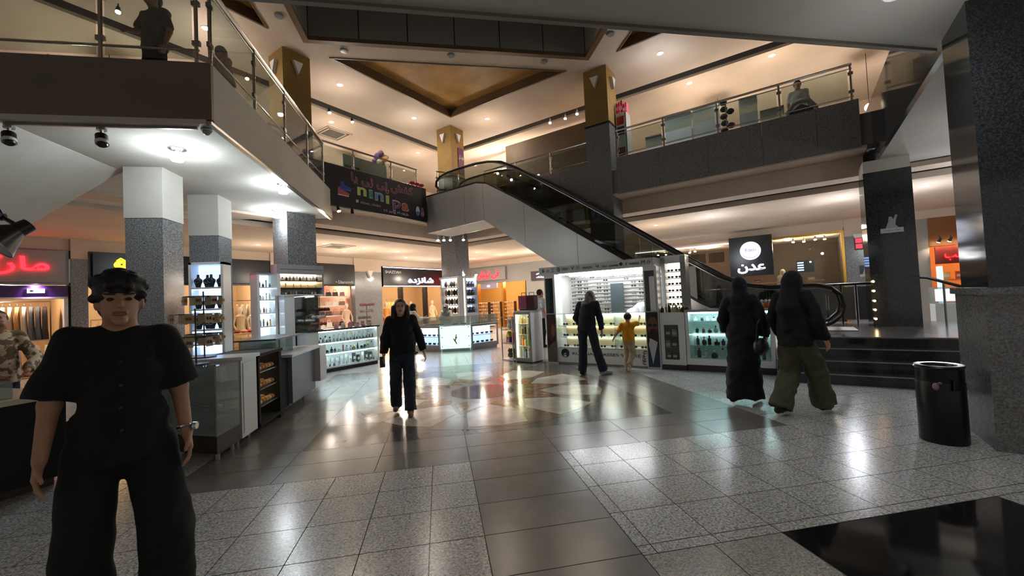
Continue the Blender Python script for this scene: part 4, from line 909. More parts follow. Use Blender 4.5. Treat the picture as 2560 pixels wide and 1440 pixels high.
MB().box(-3.2, 5.2, .07, -2.27, 5.6, .96).build('body', WHITE, wc); MB().box(-3.3, 5.17, .96, -2.24, 5.64, 1.0).build('top', WHITE, wc); MB().box(-2.268, 5.24, .12, -2.262, 5.57, .92).build('side_panel', WHITE, wc)
for x, y in ((-2.36, 5.26), (-2.36, 5.54), (-3.1, 5.3)): MB().cone((x, y, 0), (x, y, .07), .025, .025, 10).build('castor', STEEL, wc)
def card_stand(p, lab, lev, r=.2):
    t = thing('card_stand', lab, 'stand', p); MB().lathe([(.12, 0), (.12, .012), (.008, .02), (.008, lev[-1]+.06)], 12).build('pole', BLACK, t)
    for z in lev:
        MB().tube([(r*math.cos(2*PI*k/16), r*math.sin(2*PI*k/16), z) for k in range(16)], .004, 5, closed=True).build('ring', BLACK, t); MB().box(-r, -.003, z-.003, r, .003, z+.003).build('spoke', BLACK, t)
        for k in range(8):
            a = 2*PI*(k+.3)/8; hang_card((p[0]+r*1.02*math.cos(a), p[1]+r*1.02*math.sin(a), p[2]+z), a+PI/2, 'card of %s earrings on the %s ring of the %s stand' % (('gold', 'bronze', 'dark red', 'black', 'ivory')[k % 5], ('low', 'middle', 'top')[lev.index(z)+(3-len(lev))*(lev.index(z) > 0)], ' '.join(lab.split()[-2:])), 'earring cards on the wire stands', ['#b58a3c', '#8a5a2a', '#7a2a30', '#2a2422', '#c9c2b0'][k % 5])
card_stand((-2.62, 5.0, .965), 'black wire stand hung with earring cards on the corner glass cabinet', (.3, .55), .22)
card_stand((-2.75, 5.42, 1.0), 'black wire stand hung with earring cards on the white panel cabinet', (.28, .5, .72), .19)
# lit jewellery wall
jw = thing('jewellery_shelf', 'tall blue lit white shelf with black necklace busts', 'shelf', (-4.06, 7.58, 0))
for x in (0, .48): MB().box(x, 0, .84, x+.04, .26, 2.38).build('side', WHITE, jw)
MB().box(.04, .22, .84, .48, .26, 2.38).build('back', lit('blue_glow', '#a9ccff', .85), jw); MB().box(0, 0, 2.34, .52, .26, 2.38).build('top', WHITE, jw); MB().box(0, .0, 0, .52, .26, .84).build('base', GREYL, jw)
def bust(p, sc, lab):
    if 'bust' not in _src:
        o = MB().lathe([(.045, 0), (.05, .01), (.06, .06), (.085, .12), (.08, .16), (.03, .2), (.024, .25), (.03, .265), (0, .27)], 14, sx=1, sy=.55).build('necklace_bust', cmat('#15151a', .6), smooth=True)
        m = MB(); m.tube([(.05*math.sin(t), -.034-.012*abs(math.cos(t)), .15-.06*math.cos(t)) for t in [-1.2+.24*k for k in range(11)]], .004, 5); m.build('necklace', cmat('#c9c6c0', .2, .8), o); _src['bust'] = o
    else: o = copy_tree(_src['bust'])
    o.location = p; o.scale = (sc,)*3; o.rotation_euler = (0, 0, rnd.uniform(-.3, .3)); return tag(o, lab, 'bust', 'necklace busts on the blue lit shelf')
for i, z in enumerate((1.02, 1.26, 1.6, 1.96)):
    MB().box(.04, .0, z-.03, .48, .22, z).build('board', WHITE, jw); MB().box(.05, .01, z-.042, .47, .03, z-.03).build('led_strip', LEDC, jw)
    if i == 0:
        for k in range(4): carton((-3.95+k*.1, 7.68, z), .05, .05, .1, ['#c9cfe0', '#8a3a4a', '#dfe4f0', '#2a2c3a'][k], 'small ring box on the lowest board of the blue lit shelf', 'ring boxes', 0, 'ring_box')
    else:
        for k in range(4): bust((-3.945+k*.098, 7.635+.085*(k % 2), z+.003), .8, 'black necklace bust on the %s board of the blue lit shelf' % ('', 'second', 'third', 'top')[i])
# food case and the black and grey counter
fc = thing('food_case', 'black framed food case with warm lit shelves of snacks', 'display case', (0, 0, 0))
for q in ((-2.9, 5.66, .1, -2.27, 5.7, .98), (-2.9, 6.34, .0, -2.27, 6.42, .98), (-2.9, 5.7, .0, -2.86, 6.34, .98), (-2.9, 5.66, .94, -2.25, 6.42, .98), (-2.86, 5.7, .05, -2.27, 6.34, .09)): MB().box(*q).build('case_panel', BLKM, fc)
for z in (.28, .5, .72): MB().box(-2.86, 5.7, z, -2.3, 6.34, z+.012).build('glass_shelf', GLASSM, fc); MB().box(-2.84, 5.72, z+.19, -2.8, 6.32, z+.2).build('led_strip', LEDWARM, fc)
for z in (.292, .512, .732):
    for i in range(6):
        for j in range(2): tag(MB().ball((0, 0, .03), (.05, .045, .032), 8, 6).build('pastry', cmat(['#d9a66a', '#e6c79a', '#c98a5a'][(i+j) % 3], .8), None, (-2.36-.12*j, 5.76+i*.1, z+.008), smooth=True), '%s pastry in the %s row of the %s shelf of the food case' % (('golden', 'pale', 'browned')[(i+j) % 3], ('front', 'back')[j], {.292: 'lowest', .512: 'middle', .732: 'top'}[z]), 'pastry', 'pastries in the food case')
bc = thing('cash_counter', 'black and grey counter with a pale sloping top and low glass screens', 'counter', (0, 0, 0))
MB().box(-3.0, 6.46, .07, -2.3, 6.75, .82).build('black_end', BLKM, bc); MB().box(-3.0, 6.75, .1, -2.24, 7.9, .80).build('grey_front', mat('grey_lilac', '#77767c', rough=.3), bc); MB().box(-3.05, 6.5, .82, -2.15, 7.95, .86).build('top', WHITE, bc); MB().box(-2.7, 7.9, .22, -2.15, 8.3, .84).build('end_panel', WHITE, bc)
for q in ((-2.9, 6.6, .86, -2.892, 7.8, 1.08), (-2.9, 6.6, .86, -2.4, 6.608, 1.08), (-2.9, 7.3, .86, -2.4, 7.308, 1.08)): MB().box(*q).build('glass_screen', GLASSM, bc)
MB().box(-2.95, 6.55, 1.08, -2.38, 7.85, 1.10).build('screen_cap', BLACK, bc)
for x, y in ((-2.4, 6.55), (-2.4, 7.75), (-2.9, 6.6)): MB().cone((x, y, 0), (x, y, .1), .025, .025, 10).build('castor', STEEL, bc)
# dark counter of the shop at the far left with a work lamp
lc = thing('dark_counter', 'dark counter with a pale top edge at the left beside the man in black', 'counter', (-3.49, 4.56, 0), -.49)
MB().box(-1.3, -2.6, .08, 0, 0, .8).build('body', BLKM, lc); MB().box(-1.33, -2.63, .80, .02, .03, .845).build('top', mat('cream_top', '#c7bba0', rough=.3), lc); MB().box(-1.2, -2.5, .0, -.06, -.06, .08).build('toe_kick', WOODD, lc)
MB().box(-.9, -1.9, .845, -.1, -.3, 1.0).build('glass_box', GLASSM, lc)
for i in range(6): carton(wp((-3.49, 4.56, 0), -.49, (-.25-.1*(i % 2), -.45-.22*i, .845)), .12, .08, .05, ['#c7a878', '#3a3026', '#d9c9a0'][i % 3], 'small leather wallet on the dark counter', 'wallets on the dark counter', -.49, 'wallet')
dl = thing('work_lamp', 'black swing arm work lamp with a cone shade', 'lamp', (-2.2, 2.62, 2.0))
sh = MB(); d = Vector((-.45, -.55, -.62)).normalized(); c = Vector((-.02, 0, 0)); sh.cone(c+d*.11, c, .1, .04, 18, cap=False); sh.cone(c, c-d*.06, .04, .035, 14)
shd = sh.build('shade', mat('lamp_shade_black', '#1a1a1b', rough=.3), dl, smooth=True); MB().cone(c+d*.108, c+d*.004, .096, .036, 18, cap=False).build('reflector', mat('lamp_reflector', '#a8a8a6', rough=.35), shd, smooth=True); MB().cone(c+d*.04, c+d*.09, .03, .045, 12).build('bulb', WHITEM, dl, smooth=True)
MB().tube([(-.02, 0, .03), (-.08, 0, .07), (-.16, .02, .2)], .011, 8).build('arm', BLACK, dl, smooth=True); MB().tube([(-.16, .02, .2), (-.45, .05, .02), (-.9, .0, -.5), (-1.0, 0, -1.155)], .011, 8).build('arm', BLACK, dl, smooth=True); MB().cone((-.1, -.02, .08), (-.1, .02, .08), .022, .022, 10).build('joint', BLACK, dl)
MB().cone((-1.0, 0, -1.155), (-1.0, 0, -1.1), .06, .05, 12).build('clamp', BLACK, dl)
# ================================================================ SHOPS
WA_, WB_ = (fa(24.4, 0), RA, wallA), (fb(27.0, 0), RB, wallB)
def shop(w, a, b, h, wallm, fl, lamps, power, col, depth=3.0, lab=''):
    lo, rz, par = w
    Q('shop_back_wall', wallm, a, depth, 0, b, depth+.1, h+.4, par); Q('shop_side_wall', wallm, a-.05, DW, 0, a, depth, h+.4, par); Q('shop_side_wall', wallm, b, DW, 0, b+.05, depth, h+.4, par); Q('shop_ceiling', PLAST, a, DW, h+.4, b, depth, h+.45, par); Q('shop_floor', fl, a, 0, 0, b, depth, .02, par)
    for i, (x, y) in enumerate(lamps):
        t = thing('shop_lamp', 'round lamp on the ceiling inside the %s' % lab, 'lamp', wp(lo, rz, (x, y, h+.4)), rz, 'ceiling lamps of the %s' % lab)
        MB().lathe([(.1, 0), (.1, -.03), (.07, -.05)], 14).build('fitting', WHITEM, t, smooth=True); MB().lathe([(.07, -.05), (0, -.052)], 14).build('diffuser', lit('shop_glow', '#ffe0b8', 8), t)
        point(t, (0, 0, -.25), power, col, .12)
def head(w, a, b, z0, z1, m, y=-.02, nm='sign_panel'): return Q(nm, m, a, y, z0, b, DW, z1, w[2])
def garment(p, rz, c, h, lab, grp, w=.42, name='hanging_garment'):
    key = (name, c, round(h, 1), w)
    if key not in _src:
        m = MB(); n = 9; vs = []
        for k in range(7):
            f = k/6; z = -h*f
            for i in range(n):
                x = (i/(n-1)-.5)*w*(.55+.45*min(1, f*4))*(1+.12*f); y = .035*math.sin(i*1.9+k*.5)*(.4+f)
                if k == 0: z0 = -.06*abs(i/(n-1)-.5)*2
                else: z0 = z
                vs.append((x, y-.03, z0))
        b = len(vs); vs += [(x, y+.06, z) for x, y, z in vs]
        fs = [(k*n+i, k*n+i+1, (k+1)*n+i+1, (k+1)*n+i) for k in range(6) for i in range(n-1)]; fs += [tuple(b+j for j in reversed(f)) for f in fs]
        ring = [i for i in range(n)]+[k*n+n-1 for k in range(1, 7)]+[6*n+i for i in range(n-2, -1, -1)]+[k*n for k in range(5, 0, -1)]
        fs += [(ring[i], b+ring[i], b+ring[(i+1) % len(ring)], ring[(i+1) % len(ring)]) for i in range(len(ring))]
        o = m.add(vs, fs).build(name, mat('cloth_'+c.strip('#'), c, rough=.9), smooth=True)
        MB().tube([(0, 0, 0), (0, 0, .06), (.02, 0, .09), (0, 0, .11)], .005, 5).build('hanger_hook', STEEL, o); _src[key] = o
    else: o = copy_tree(_src[key])
    o.location = p; o.rotation_euler = (0, 0, rz); return tag(o, lab, 'garment', grp)
def rack(w, x0, x1, y, z, cols, h, shop_name, turn=1.48):
    lo, rz, _ = w
    t = thing('clothes_rail', 'steel clothes rail in the %s' % shop_name, 'rail', lo, rz, 'clothes rails of the %s' % shop_name)
    MB().tube([(x0-.05, y, z), (x1+.05, y, z)], .014, 8).build('bar', STEEL, t)
    for x in (x0-.05, x1+.05): MB().tube([(x, y, z), (x, y, .02)], .014, 8).build('upright', STEEL, t)
    n = len(cols)
    for i, c in enumerate(cols): garment(wp(lo, rz, (x0+(x1-x0)*(i+.5)/n, y, z-.145)), rz+turn, c, h, '%s hanging on the rail in the %s' % (COLN.get(c, 'garment'), shop_name), 'garments in the %s' % shop_name)
COLN = {'#c9a878': 'tan garment', '#b98f5c': 'camel garment', '#d9c7a4': 'cream garment', '#5c6470': 'slate blue garment', '#8a6a48': 'brown garment', '#3a3a40': 'charcoal garment', '#e0d2ba': 'ivory garment', '#c98a7a': 'rose garment', '#a8b08a': 'sage garment', '#1f1f24': 'black garment', '#d9b46a': 'mustard garment'}
def mannequin(w, x, y, c, lab, z0=.02, h=1.7, skin='#cfc4b4'):
    lo, rz, _ = w; t = thing('mannequin', lab, 'mannequin', wp(lo, rz, (x, y, z0+.004)), rz, 'shop mannequins'); s_ = h/1.7
    MB().lathe([(.14*s_, 0), (.14*s_, .02), (.015, .03), (.015, .8*s_)], 12).build('stand', STEEL, t)
    MB().lathe([(.24*s_, .55*s_), (.2*s_, .8*s_), (.13*s_, 1.0*s_), (.17*s_, 1.25*s_), (.19*s_, 1.36*s_), (.06*s_, 1.44*s_)], 14, sx=1, sy=.65).build('dress', mat('cloth_'+c.strip('#'), c, rough=.9), t, smooth=True)
    MB().lathe([(.05*s_, 1.42*s_), (.045*s_, 1.5*s_), (.08*s_, 1.56*s_), (.085*s_, 1.63*s_), (.05*s_, 1.7*s_), (0, 1.72*s_)], 12).build('head', cmat(skin, .4), t, smooth=True)
    for k in (-1, 1): MB().tube([(k*.18*s_, 0, 1.33*s_), (k*.26*s_, -.03, 1.05*s_), (k*.2*s_, -.14, .85*s_)], .035*s_, 8).build('arm', mat('cloth_'+c.strip('#'), c, rough=.9), t, smooth=True)
def sign_box(w, a, b, z0, z1, m, lab, y=-.16):
    lo, rz, _ = w; t = thing('shop_sign', lab, 'sign', wp(lo, rz, ((a+b)/2, y, z0)), rz); MB().box(-(b-a)/2, 0, 0, (b-a)/2, .12, z1-z0).build('panel', m, t); return t
RED = lit('red_neon', '#ff1822', 3.2); YEL = lit('yellow_neon', '#ffc21a', 3.0); NEONW = lit('white_neon', '#eef0ff', 3.5); NEONV = lit('violet_white_neon', '#d9d6ff', 2.6)
SIGNG = mat('sign_grey', '#8d8b8b', rough=.35); SIGNK = mat('sign_black', '#121319', rough=.25); SIGNP = mat('sign_purple', '#4a2a66', rough=.4)
# --- left row
shop(WA_, -4.5, 2.36, 2.2, mat('shop_wall_tan', '#b3936b', rough=.8), WOOD, ((-1, 1.2), (1.2, 1.0)), 26, (1, .8, .58), lab='clothes shop with the red sign')
head(WA_, -4.5, 2.38, 2.56, 3.56, SIGNG); head(WA_, -4.5, 2.36, 2.2, 2.53, SIGNP, y=-.0, nm='purple_header'); head(WA_, 2.28, 2.36, 0, 2.2, WHITE, nm='door_frame'); head(WA_, -4.5, 2.36, 2.16, 2.21, WHITE, nm='door_frame')
s1 = sign_box(WA_, -1.2, 2.3, 2.62, 3.5, SIGNG, 'grey shop sign with glowing red Persian letters'); write(s1, fa_text('مارکت'), RED, 1.95, (.46, -.001, .2), .05, .5, .02)
p = thing('spot_sign', 'small lit plate on the purple strip under the red sign', 'sign', wp(WA_[0], RA, (1.75, -.06, 2.32)), RA); MB().box(-.16, 0, 0, .16, .03, .12).build('plate', lit('plate_glow', '#e8e0f4', .8), p); MB().ball((-.08, -.005, .06), (.04, .006, .03), 8, 6).build('emblem', BLACK, p); spot(p, (0, -.12, .2), 6, (.8, .5, 1), 120, .8, .03, aim=(0, .5, -.4))
rack(WA_, 1.05, 2.1, 1.1, 2.12, ['#b98f5c', '#c9a878', '#d9c7a4', '#b98f5c', '#e0d2ba', '#5c6470', '#5c6470', '#3a3a40'], 1.0, 'clothes shop with the red sign')
rack(WA_, 1.2, 2.1, .55, 1.0, ['#d9c7a4', '#e0d2ba', '#c9a878', '#d9c7a4', '#e0d2ba'], .8, 'clothes shop with the red sign')
head(WA_, .2, .9, 1.75, 2.15, BLKM, y=.9, nm='tv_recess')
shop(WA_, 2.8, 7.86, 2.5, mat('shop_wall_cream', '#c0a680', rough=.8), WOOD, ((4, 1.2), (6.6, 1.2)), 26, (1, .8, .58), lab='shop with the yellow sign')
head(WA_, 2.78, 7.9, 2.56, 3.55, SIGNK)
s2 = sign_box(WA_, 2.85, 7.8, 2.62, 3.5, SIGNK, 'black shop sign with a glowing yellow Persian letter'); write(s2, fa_text('ه'), YEL, .34, (-1.85, -.001, .42), .05, .34, .05)
s2b = sign_box(WA_, 2.85, 3.5, 2.2, 2.5, SIGNK, 'small red lit plate beside the pilaster', y=-.05); MB().box(-.3, -.01, .04, .02, 0, .26).build('red_plate', lit('red_plate', '#e0202a', 1.6), s2b); write(s2b, '2', NEONW, .1, (-.12, -.011, .08), .01)
LGT = ['#c9a878', '#d9c7a4', '#e0d2ba', '#c98a7a', '#8a6a48']
rack(WA_, 5.9, 7.7, .8, 2.0, [LGT[i % 5] for i in range(9)], 1.15, 'shop with the yellow sign')
rack(WA_, 3.0, 4.6, .8, 1.5, [LGT[(i*2) % 5] for i in range(7)], .9, 'shop with the yellow sign')
mannequin(WA_, 6.9, .25, '#b39a70', 'mannequin in a tan coat under the black sign'); mannequin(WA_, 7.4, .35, '#e0d2ba', 'mannequin in ivory under the black sign')
def pile(w, x, y, z, lab, cols, grp, n=5, wd=.4):
    lo, rz, _ = w
    t = thing('goods_table', 'low display table for %s' % grp, 'table', wp(lo, rz, (x, y, .02)), rz); MB().box(-wd, -.3, z-.06, wd, .3, z).build('top', WOOD, t)
    for a in (-1, 1):
        for b in (-1, 1): MB().box(a*wd*.9-.02, b*.26-.02, 0, a*wd*.9+.02, b*.26+.02, z-.06).build('leg', WOODD, t)
    for i in range(n):
        o = MB(); o.ball((0, 0, .06), (.11, .14, .065), 10, 6); k = o.build('folded_garment', mat('cloth_'+cols[i % len(cols)].strip('#'), cols[i % len(cols)], rough=.9), None, wp(lo, rz, (x-wd+.14+i*(2*wd-.28)/max(1, n-1), y, z+.032)), rz, smooth=True); tag(k, lab, 'garment', grp)
pile(WA_, 6.6, -.5, .75, 'folded bright garment on the low table under the black sign', ['#c23a5a', '#d9b83a', '#7a3a2a', '#c98a7a'], 'folded garments under the black sign', 6, .7)
shop(WA_, 8.95, 11.62, 2.5, mat('shop_wall_rose', '#b08a78', rough=.8), WOOD, ((9.8, 1.2), (10.9, 1.0)), 24, (1, .8, .62), lab='bag shop')
head(WA_, 8.9, 11.66, 2.55, 3.56, SIGNK); s3 = sign_box(WA_, 8.95, 11.62, 2.6, 3.52, SIGNK, 'plain black shop sign with small white lettering at its lower corner'); write(s3, '• Diamonds', cmat('#b9b8bc'), .9, (.8, -.001, .05), .01)
def bag(w, x, y, z, c, lab, grp, sc=1):
    lo, rz, _ = w; t = thing('handbag', lab, 'bag', wp(lo, rz, (x, y, z+.003)), rz, grp)
    m = MB(); m.slab([(-.15*sc, 0), (.15*sc, 0), (.12*sc, .2*sc), (-.12*sc, .2*sc)], -.05*sc, .05*sc); m.build('pouch', cmat(c, .6), t); MB().tube([(-.08*sc, 0, .2*sc), (-.06*sc, 0, .31*sc), (.06*sc, 0, .31*sc), (.08*sc, 0, .2*sc)], .009, 6).build('strap', cmat(c, .6), t)
Q('bag_shelf', WHITE, 9.0, .3, 1.16, 11.5, .7, 1.2, wallA); Q('bag_shelf', WHITE, 9.0, .3, 1.62, 11.5, .7, 1.66, wallA); Q('bag_shelf', WHITE, 9.0, .3, 2.05, 11.5, .7, 2.09, wallA); Q('bag_shelf', WHITE, 9.0, .3, .66, 11.5, .7, .7, wallA)
BC = ['#4a3430', '#8a6a5a', '#c9b8a4', '#b07a80', '#2a2224', '#d8d2c8', '#9a8a6a']
for j, z in enumerate((.7, 1.2, 1.66, 2.09)):
    for i in range(7): bag(WA_, 9.25+i*.34, .45, z, BC[(i*3+j*2) % 7], '%s handbag on the %s shelf of the bag shop' % (('dark brown', 'tan', 'beige', 'rose', 'black', 'off white', 'khaki')[(i*3+j*2) % 7], ('lowest', 'second', 'third', 'top')[j]), 'handbags in the bag shop', .95)
mannequin(WA_, 11.3, .1, '#c9a890', 'mannequin in a flowered pale dress beside the bag shop')
shop(WA_, 13.25, 18.3, 2.5, mat('shop_wall_tan', '#b3936b'), WOOD, ((14.3, 1.2), (16.6, 1.2)), 30, (1, .78, .55), lab='clothes shop with the white neon sign')
head(WA_, 13.2, 18.4, 2.52, 3.56, SIGNK); s4 = sign_box(WA_, 13.24, 18.2, 2.52, 3.52, SIGNK, 'black shop sign with white neon Persian letters between two light lines')
MB().box(-2.48, -.012, .97, 2.48, 0, 1.0).build('light_line', NEONW, s4); MB().box(-2.48, -.012, 0, 2.48, 0, .035).build('light_line', NEONW, s4)
write(s4, fa_text('شانزده'), NEONV, 1.85, (.05, -.001, .1), .04, .42, .02); write(s4, 'SHAZDAH', cmat('#b9b8bc'), 1.0, (-1.85, -.001, .68), .01, .14)
head(WA_, 14.45, 14.6, 0, 2.5, SIGNK, nm='door_post'); head(WA_, 16.2, 16.35, 0, 2.5, SIGNK, nm='door_post')
mannequin(WA_, 13.7, .3, '#d08a4a', 'mannequin in orange in the window under the white neon sign'); mannequin(WA_, 16.9, .2, '#d9cda4', 'mannequin in a pale suit right of the shop door'); mannequin(WA_, 16.0, 1.0, '#1f1f24', 'mannequin in a black suit inside the shop doorway')
rack(WA_, 14.8, 15.8, 1.6, 1.9, ['#d9b46a', '#c9a878', '#d9b46a', '#8a6a48', '#3a3a40', '#d9c7a4'], 1.1, 'clothes shop with the white neon sign')
rack(WA_, 13.5, 14.3, 1.5, 2.0, ['#c98a7a', '#d9c7a4', '#8a6a48', '#e0d2ba'], 1.2, 'clothes shop with the white neon sign')
# --- right row
shop(WB_, -18.0, -12.35, 2.5, mat('shop_wall_gold', '#c0924f', rough=.7), WOOD, ((-15.6, 1.2), (-13.4, 1.2)), 34, (1, .75, .48), lab='baby clothes shop with red letters')
for x in (-18, -15.9, -14.0, -12.45): head(WB_, x, x+.12, 0, 2.6, GOLD, nm='door_post')
s5 = sign_box(WB_, -16.2, -13.6, 2.75, 3.5, GREYW, 'grey shop wall sign with glowing red Persian letters right of the far column', y=-.13); write(s5, fa_text('تی تیش'), RED, 1.6, (.02, -.001, .08), .04, .5, .015)
s5b = sign_box(WB_, -15.5, -14.3, 2.28, 2.58, mat('sign_lilac', '#9a92a8', rough=.5), 'small lilac plate with a white bow above the baby shop door', y=-.06); write(s5b, '∞', NEONW, .2, (0, -.001, .1), .01)
for a in (-15.5, -14.6, -13.6):
    t = thing('shoe_rack', 'wooden shoe rack with small pale shoes in the baby clothes shop', 'rack', wp(WB_[0], RB, (a, .1, .02)), RB, 'shoe racks of the baby clothes shop')
    for k in range(6): MB().box(-.36, 0, .35+k*.2, .36, .22, .37+k*.2).build('shelf', WOOD, t)
    for s_ in (-1, 1): MB().box(s_*.36-.02, 0, 0, s_*.36+.02, .22, 1.45).build('side', WOODD, t)
    for k in range(6):
        for i in range(5): tag(MB().ball((0, 0, .035), (.035, .07, .04), 8, 5).build('baby_shoe', cmat(['#e8dcc8', '#c9a890', '#d9b8a8'][(i+k) % 3], .7), None, wp(WB_[0], RB, (a-.28+i*.14, .11, .398+k*.2)), RB, smooth=True), 'tiny pale shoe on a rack of the baby clothes shop', 'shoe', 'tiny shoes of the baby clothes shop')
d2 = sign_box(WB_, -11.9, -10.9, 2.55, 3.05, mat('sign_plum', '#2a1420', rough=.3), 'small dark sign with two white lines of text left of the eyewear kiosk', y=-.1); write(d2, fa_text('مد شادی'), NEONW, .5, (.1, -.001, .3), .01, .1); write(d2, fa_text('پوشاک'), NEONW, .5, (.1, -.001, .1), .01, .1)
shop(WB_, -6.1, 1.5, 3.1, mat('shop_wall_brown', '#4a3a2c', rough=.7), WOODD, ((-5, 1.0), (-3.2, 1.2), (-.2, 1.3), (.9, 1.0)), 15, (1, .8, .6), lab='cafe with the round sign')
head(WB_, -6.1, 1.5, 3.45, 3.6, PLAST, nm='window_head'); Q('window_frame', GOLD, -.66, -.04, 3.42, 1.52, .06, 3.5, wallB); Q('window_frame', GOLD, 1.44, -.04, .0, 1.52, .06, 3.42, wallB); Q('window_sill', GOLD, -6.1, -.02, .9, -2.2, .06, .98, wallB)
Q('led_line', NEONW, -6.1, -.05, 3.43, -2.2, -.02, 3.46, wallB); Q('raised_floor', DKST2, -6.0, 0.1, 0, 1.4, 2.9, .6, wallB); Q('shop_glass', GLASS, -.66, 0, .0, 1.44, .01, 3.42, wallB); Q('wood_panel', BROWN, -6.1, .3, 0, -4.1, .34, 2.7, wallB)
for i in range(5): Q('clerestory_pane', GLASSD, -5.9+i*.72, .2, 2.72, -5.3+i*.72, .22, 3.15, wallB)
s6 = sign_box(WB_, -2.14, -.67, 2.05, 3.6, SIGNK, 'black box sign with a glowing white disc and Persian letters', y=-.5)
MB().box(-.735, .12, 0, .735, .5, 1.55).build('sign_return', SIGNK, s6)
m = MB(); m.slab([(.36*math.cos(2*PI*k/32), .98+.36*math.sin(2*PI*k/32)) for k in range(32)], -.012, -.001); m.build('glowing_disc', lit('disc_glow', '#dfe6ff', .6), s6)
write(s6, 'Eden', cmat('#4a5a88'), .34, (0, -.013, .95), .006); write(s6, fa_text('عدن'), lit('white_letters', '#fbfcff', 4), .95, (0, -.001, .1), .03, .36, .02)
for s_ in (-1, 1):
    m = MB(); m.tube([(s_*.26, -.015, .82), (s_*.12, -.015, .72), (0, -.015, .7)], .008, 5); m.build('leaf_sprig', cmat('#7a86b0'), s6)
r2 = sign_box(WB_, 1.8, 2.5, 2.74, 3.16, BLACK, 'small black sign with red icons and two lines of white text on the pilaster', y=-.2)
for k in (0, 1): MB().box(-.33, -.008, .05+k*.2, -.16, 0, .19+k*.2).build('red_icon', RED, r2); write(r2, fa_text(('سالن', 'طبقه')[k]), NEONW, .34, (.1, -.001, .07+k*.2), .008, .1)
def silhouette(t, w, h):
    m = MB(); m.slab([(-.3*w, 0), (.3*w, 0), (.28*w, .25*h), (.16*w, .4*h), (.2*w, .62*h), (.28*w, .85*h), (.2*w, .9*h), (.08*w, .66*h), (.02*w, .8*h), (-.1*w, .8*h), (-.14*w, .55*h), (-.24*w, .3*h)], -.006, -.003); m.build('white_figure', cmat('#8d8d90'), t)
def notice(lo, rz, lab, w, h, strip):
    t = thing('notice', lab, 'notice', lo, rz); sheet = MB().box(-w/2, -.003, 0, w/2, 0, h).build('sheet', cmat('#101114', .3), t); silhouette(sheet, w, h*.95)
    MB().box(-w/2, -.008, 0, w/2, -.003, h*strip).build('white_strip', cmat('#a9a9a8'), t)
    write(t, fa_text('لطفا سکوت'), BLACK, w*.7, (0, -.009, h*strip*.3), .002, h*strip*.4)
notice(fb(15.50, 1.62, 0, 2.5), RB, 'dark paper notice with a white figure on the black platform column', .34, .42, .22)
notice(wp(WB_[0], RB, (2.05, -.09, 1.78)), RB, 'paper notice with a white figure on the pilaster by the fence', .34, .4, .0001+.2)
sl = thing('string_lights', 'string of small warm bulbs down the edge of the black platform column', 'lights', (8.60, 6.80, 0)); MB().tube([(0, 0, .645), (.01, .01, 1.0), (-.01, 0, 1.3), (0, 0, 1.6)], .004, 5).build('cord', BLACK, sl)
for z in (.8, .98, 1.16, 1.36, 1.55): MB().ball((-.01, -.01, z), .022, 8, 6).build('bulb', lit('fairy', '#ffd29a', 9), sl)
# cafe goods
for i in range(9): carton(wp(WB_[0], RB, (-1.9+i*.3, .7, 1.2+.28*(i % 3))), .22, .14, .12, ['#c98a5a', '#d9b08a', '#8a4a2a', '#e0c8a8'][i % 4], 'pastry box on the cafe shelf under the round sign', 'pastry boxes of the cafe', RB, 'pastry_box')
Q('cafe_shelf', WOOD, -2.1, .5, 1.16, .9, .9, 1.2, wallB); Q('cafe_shelf', WOOD, -2.1, .5, 1.44, .9, .9, 1.48, wallB); Q('cafe_shelf', WOOD, -2.1, .5, 1.72, .9, .9, 1.76, wallB); Q('cafe_counter', WHITE, -.6, .35, 0, 1.3, .5, 1.1, wallB)
scr = thing('menu_screen', 'glowing menu screen inside the cafe window', 'screen', wp(WB_[0], RB, (.35, 1.5, 2.1)), RB); MB().box(-.3, 0, 0, .3, .04, .5).build('panel', BLACK, scr)
for k in range(4): MB().box(-.26, -.004, .08+k*.1, -.05, 0, .13+k*.1).build('menu_line', lit('menu_glow', '#9ab4ff', 1.6), scr)
for i, x in enumerate((-5.2, -4.9, -3.9, -3.6, 0.0, .35, .7, 1.0)): mini_spot(wp(WB_[0], RB, (x, .5+.2*(i % 3), 3.5)), (-.3, -.3, -1), 'white track spotlight inside the cafe window', 'cafe spotlights', LENSY, 0, WARM, WHITE)
for i in range(6): tag(MB().lathe([(0, 0), (.12, .0), (.13, .06), (.1, .1), (0, .12)], 12).build('cake', cmat(['#e6a0b0', '#d9c0a0', '#c98a9a'][i % 3], .5), None, wp(WB_[0], RB, (-.4+i*.3, .42, 1.1)), smooth=True), 'pastel cake on the cafe counter', 'cake', 'cakes on the cafe counter')
# far right shop beyond the platform
shop(WB_, 3.75, 7.1, 2.6, mat('shop_wall_orange', '#b06a2a', rough=.7), WOOD, ((4.6, 1.0), (6.0, 1.0)), 28, (1, .72, .42), lab='shop beyond the platform')
head(WB_, 3.7, 7.2, 2.65, 3.6, mat('sign_wood', '#7a4a1c', rough=.5)); s7 = sign_box(WB_, 3.8, 4.7, 2.05, 2.6, mat('sign_red_brown', '#6a1f14', rough=.4), 'red brown sign with glowing red letter at the shop beyond the platform', y=-.2); write(s7, fa_text('شب'), RED, .5, (0, -.001, .1), .03, .34)
for i in range(4): mini_spot(wp(WB_[0], RB, (3.9+i*.25, -.3, 2.95)), (0, .6, -1), 'glowing spotlight over the red brown sign', 'spotlights over the red brown sign', LENSY, 5)
Q('show_case', lit('case_blue', '#a8c8e8', .7), 4.0, .5, .6, 4.08, .9, 2.0, wallB); Q('show_shelf', WOOD, 4.1, .6, 1.0, 5.4, .9, 1.04, wallB); Q('show_shelf', WOOD, 4.1, .6, 1.5, 5.4, .9, 1.54, wallB)
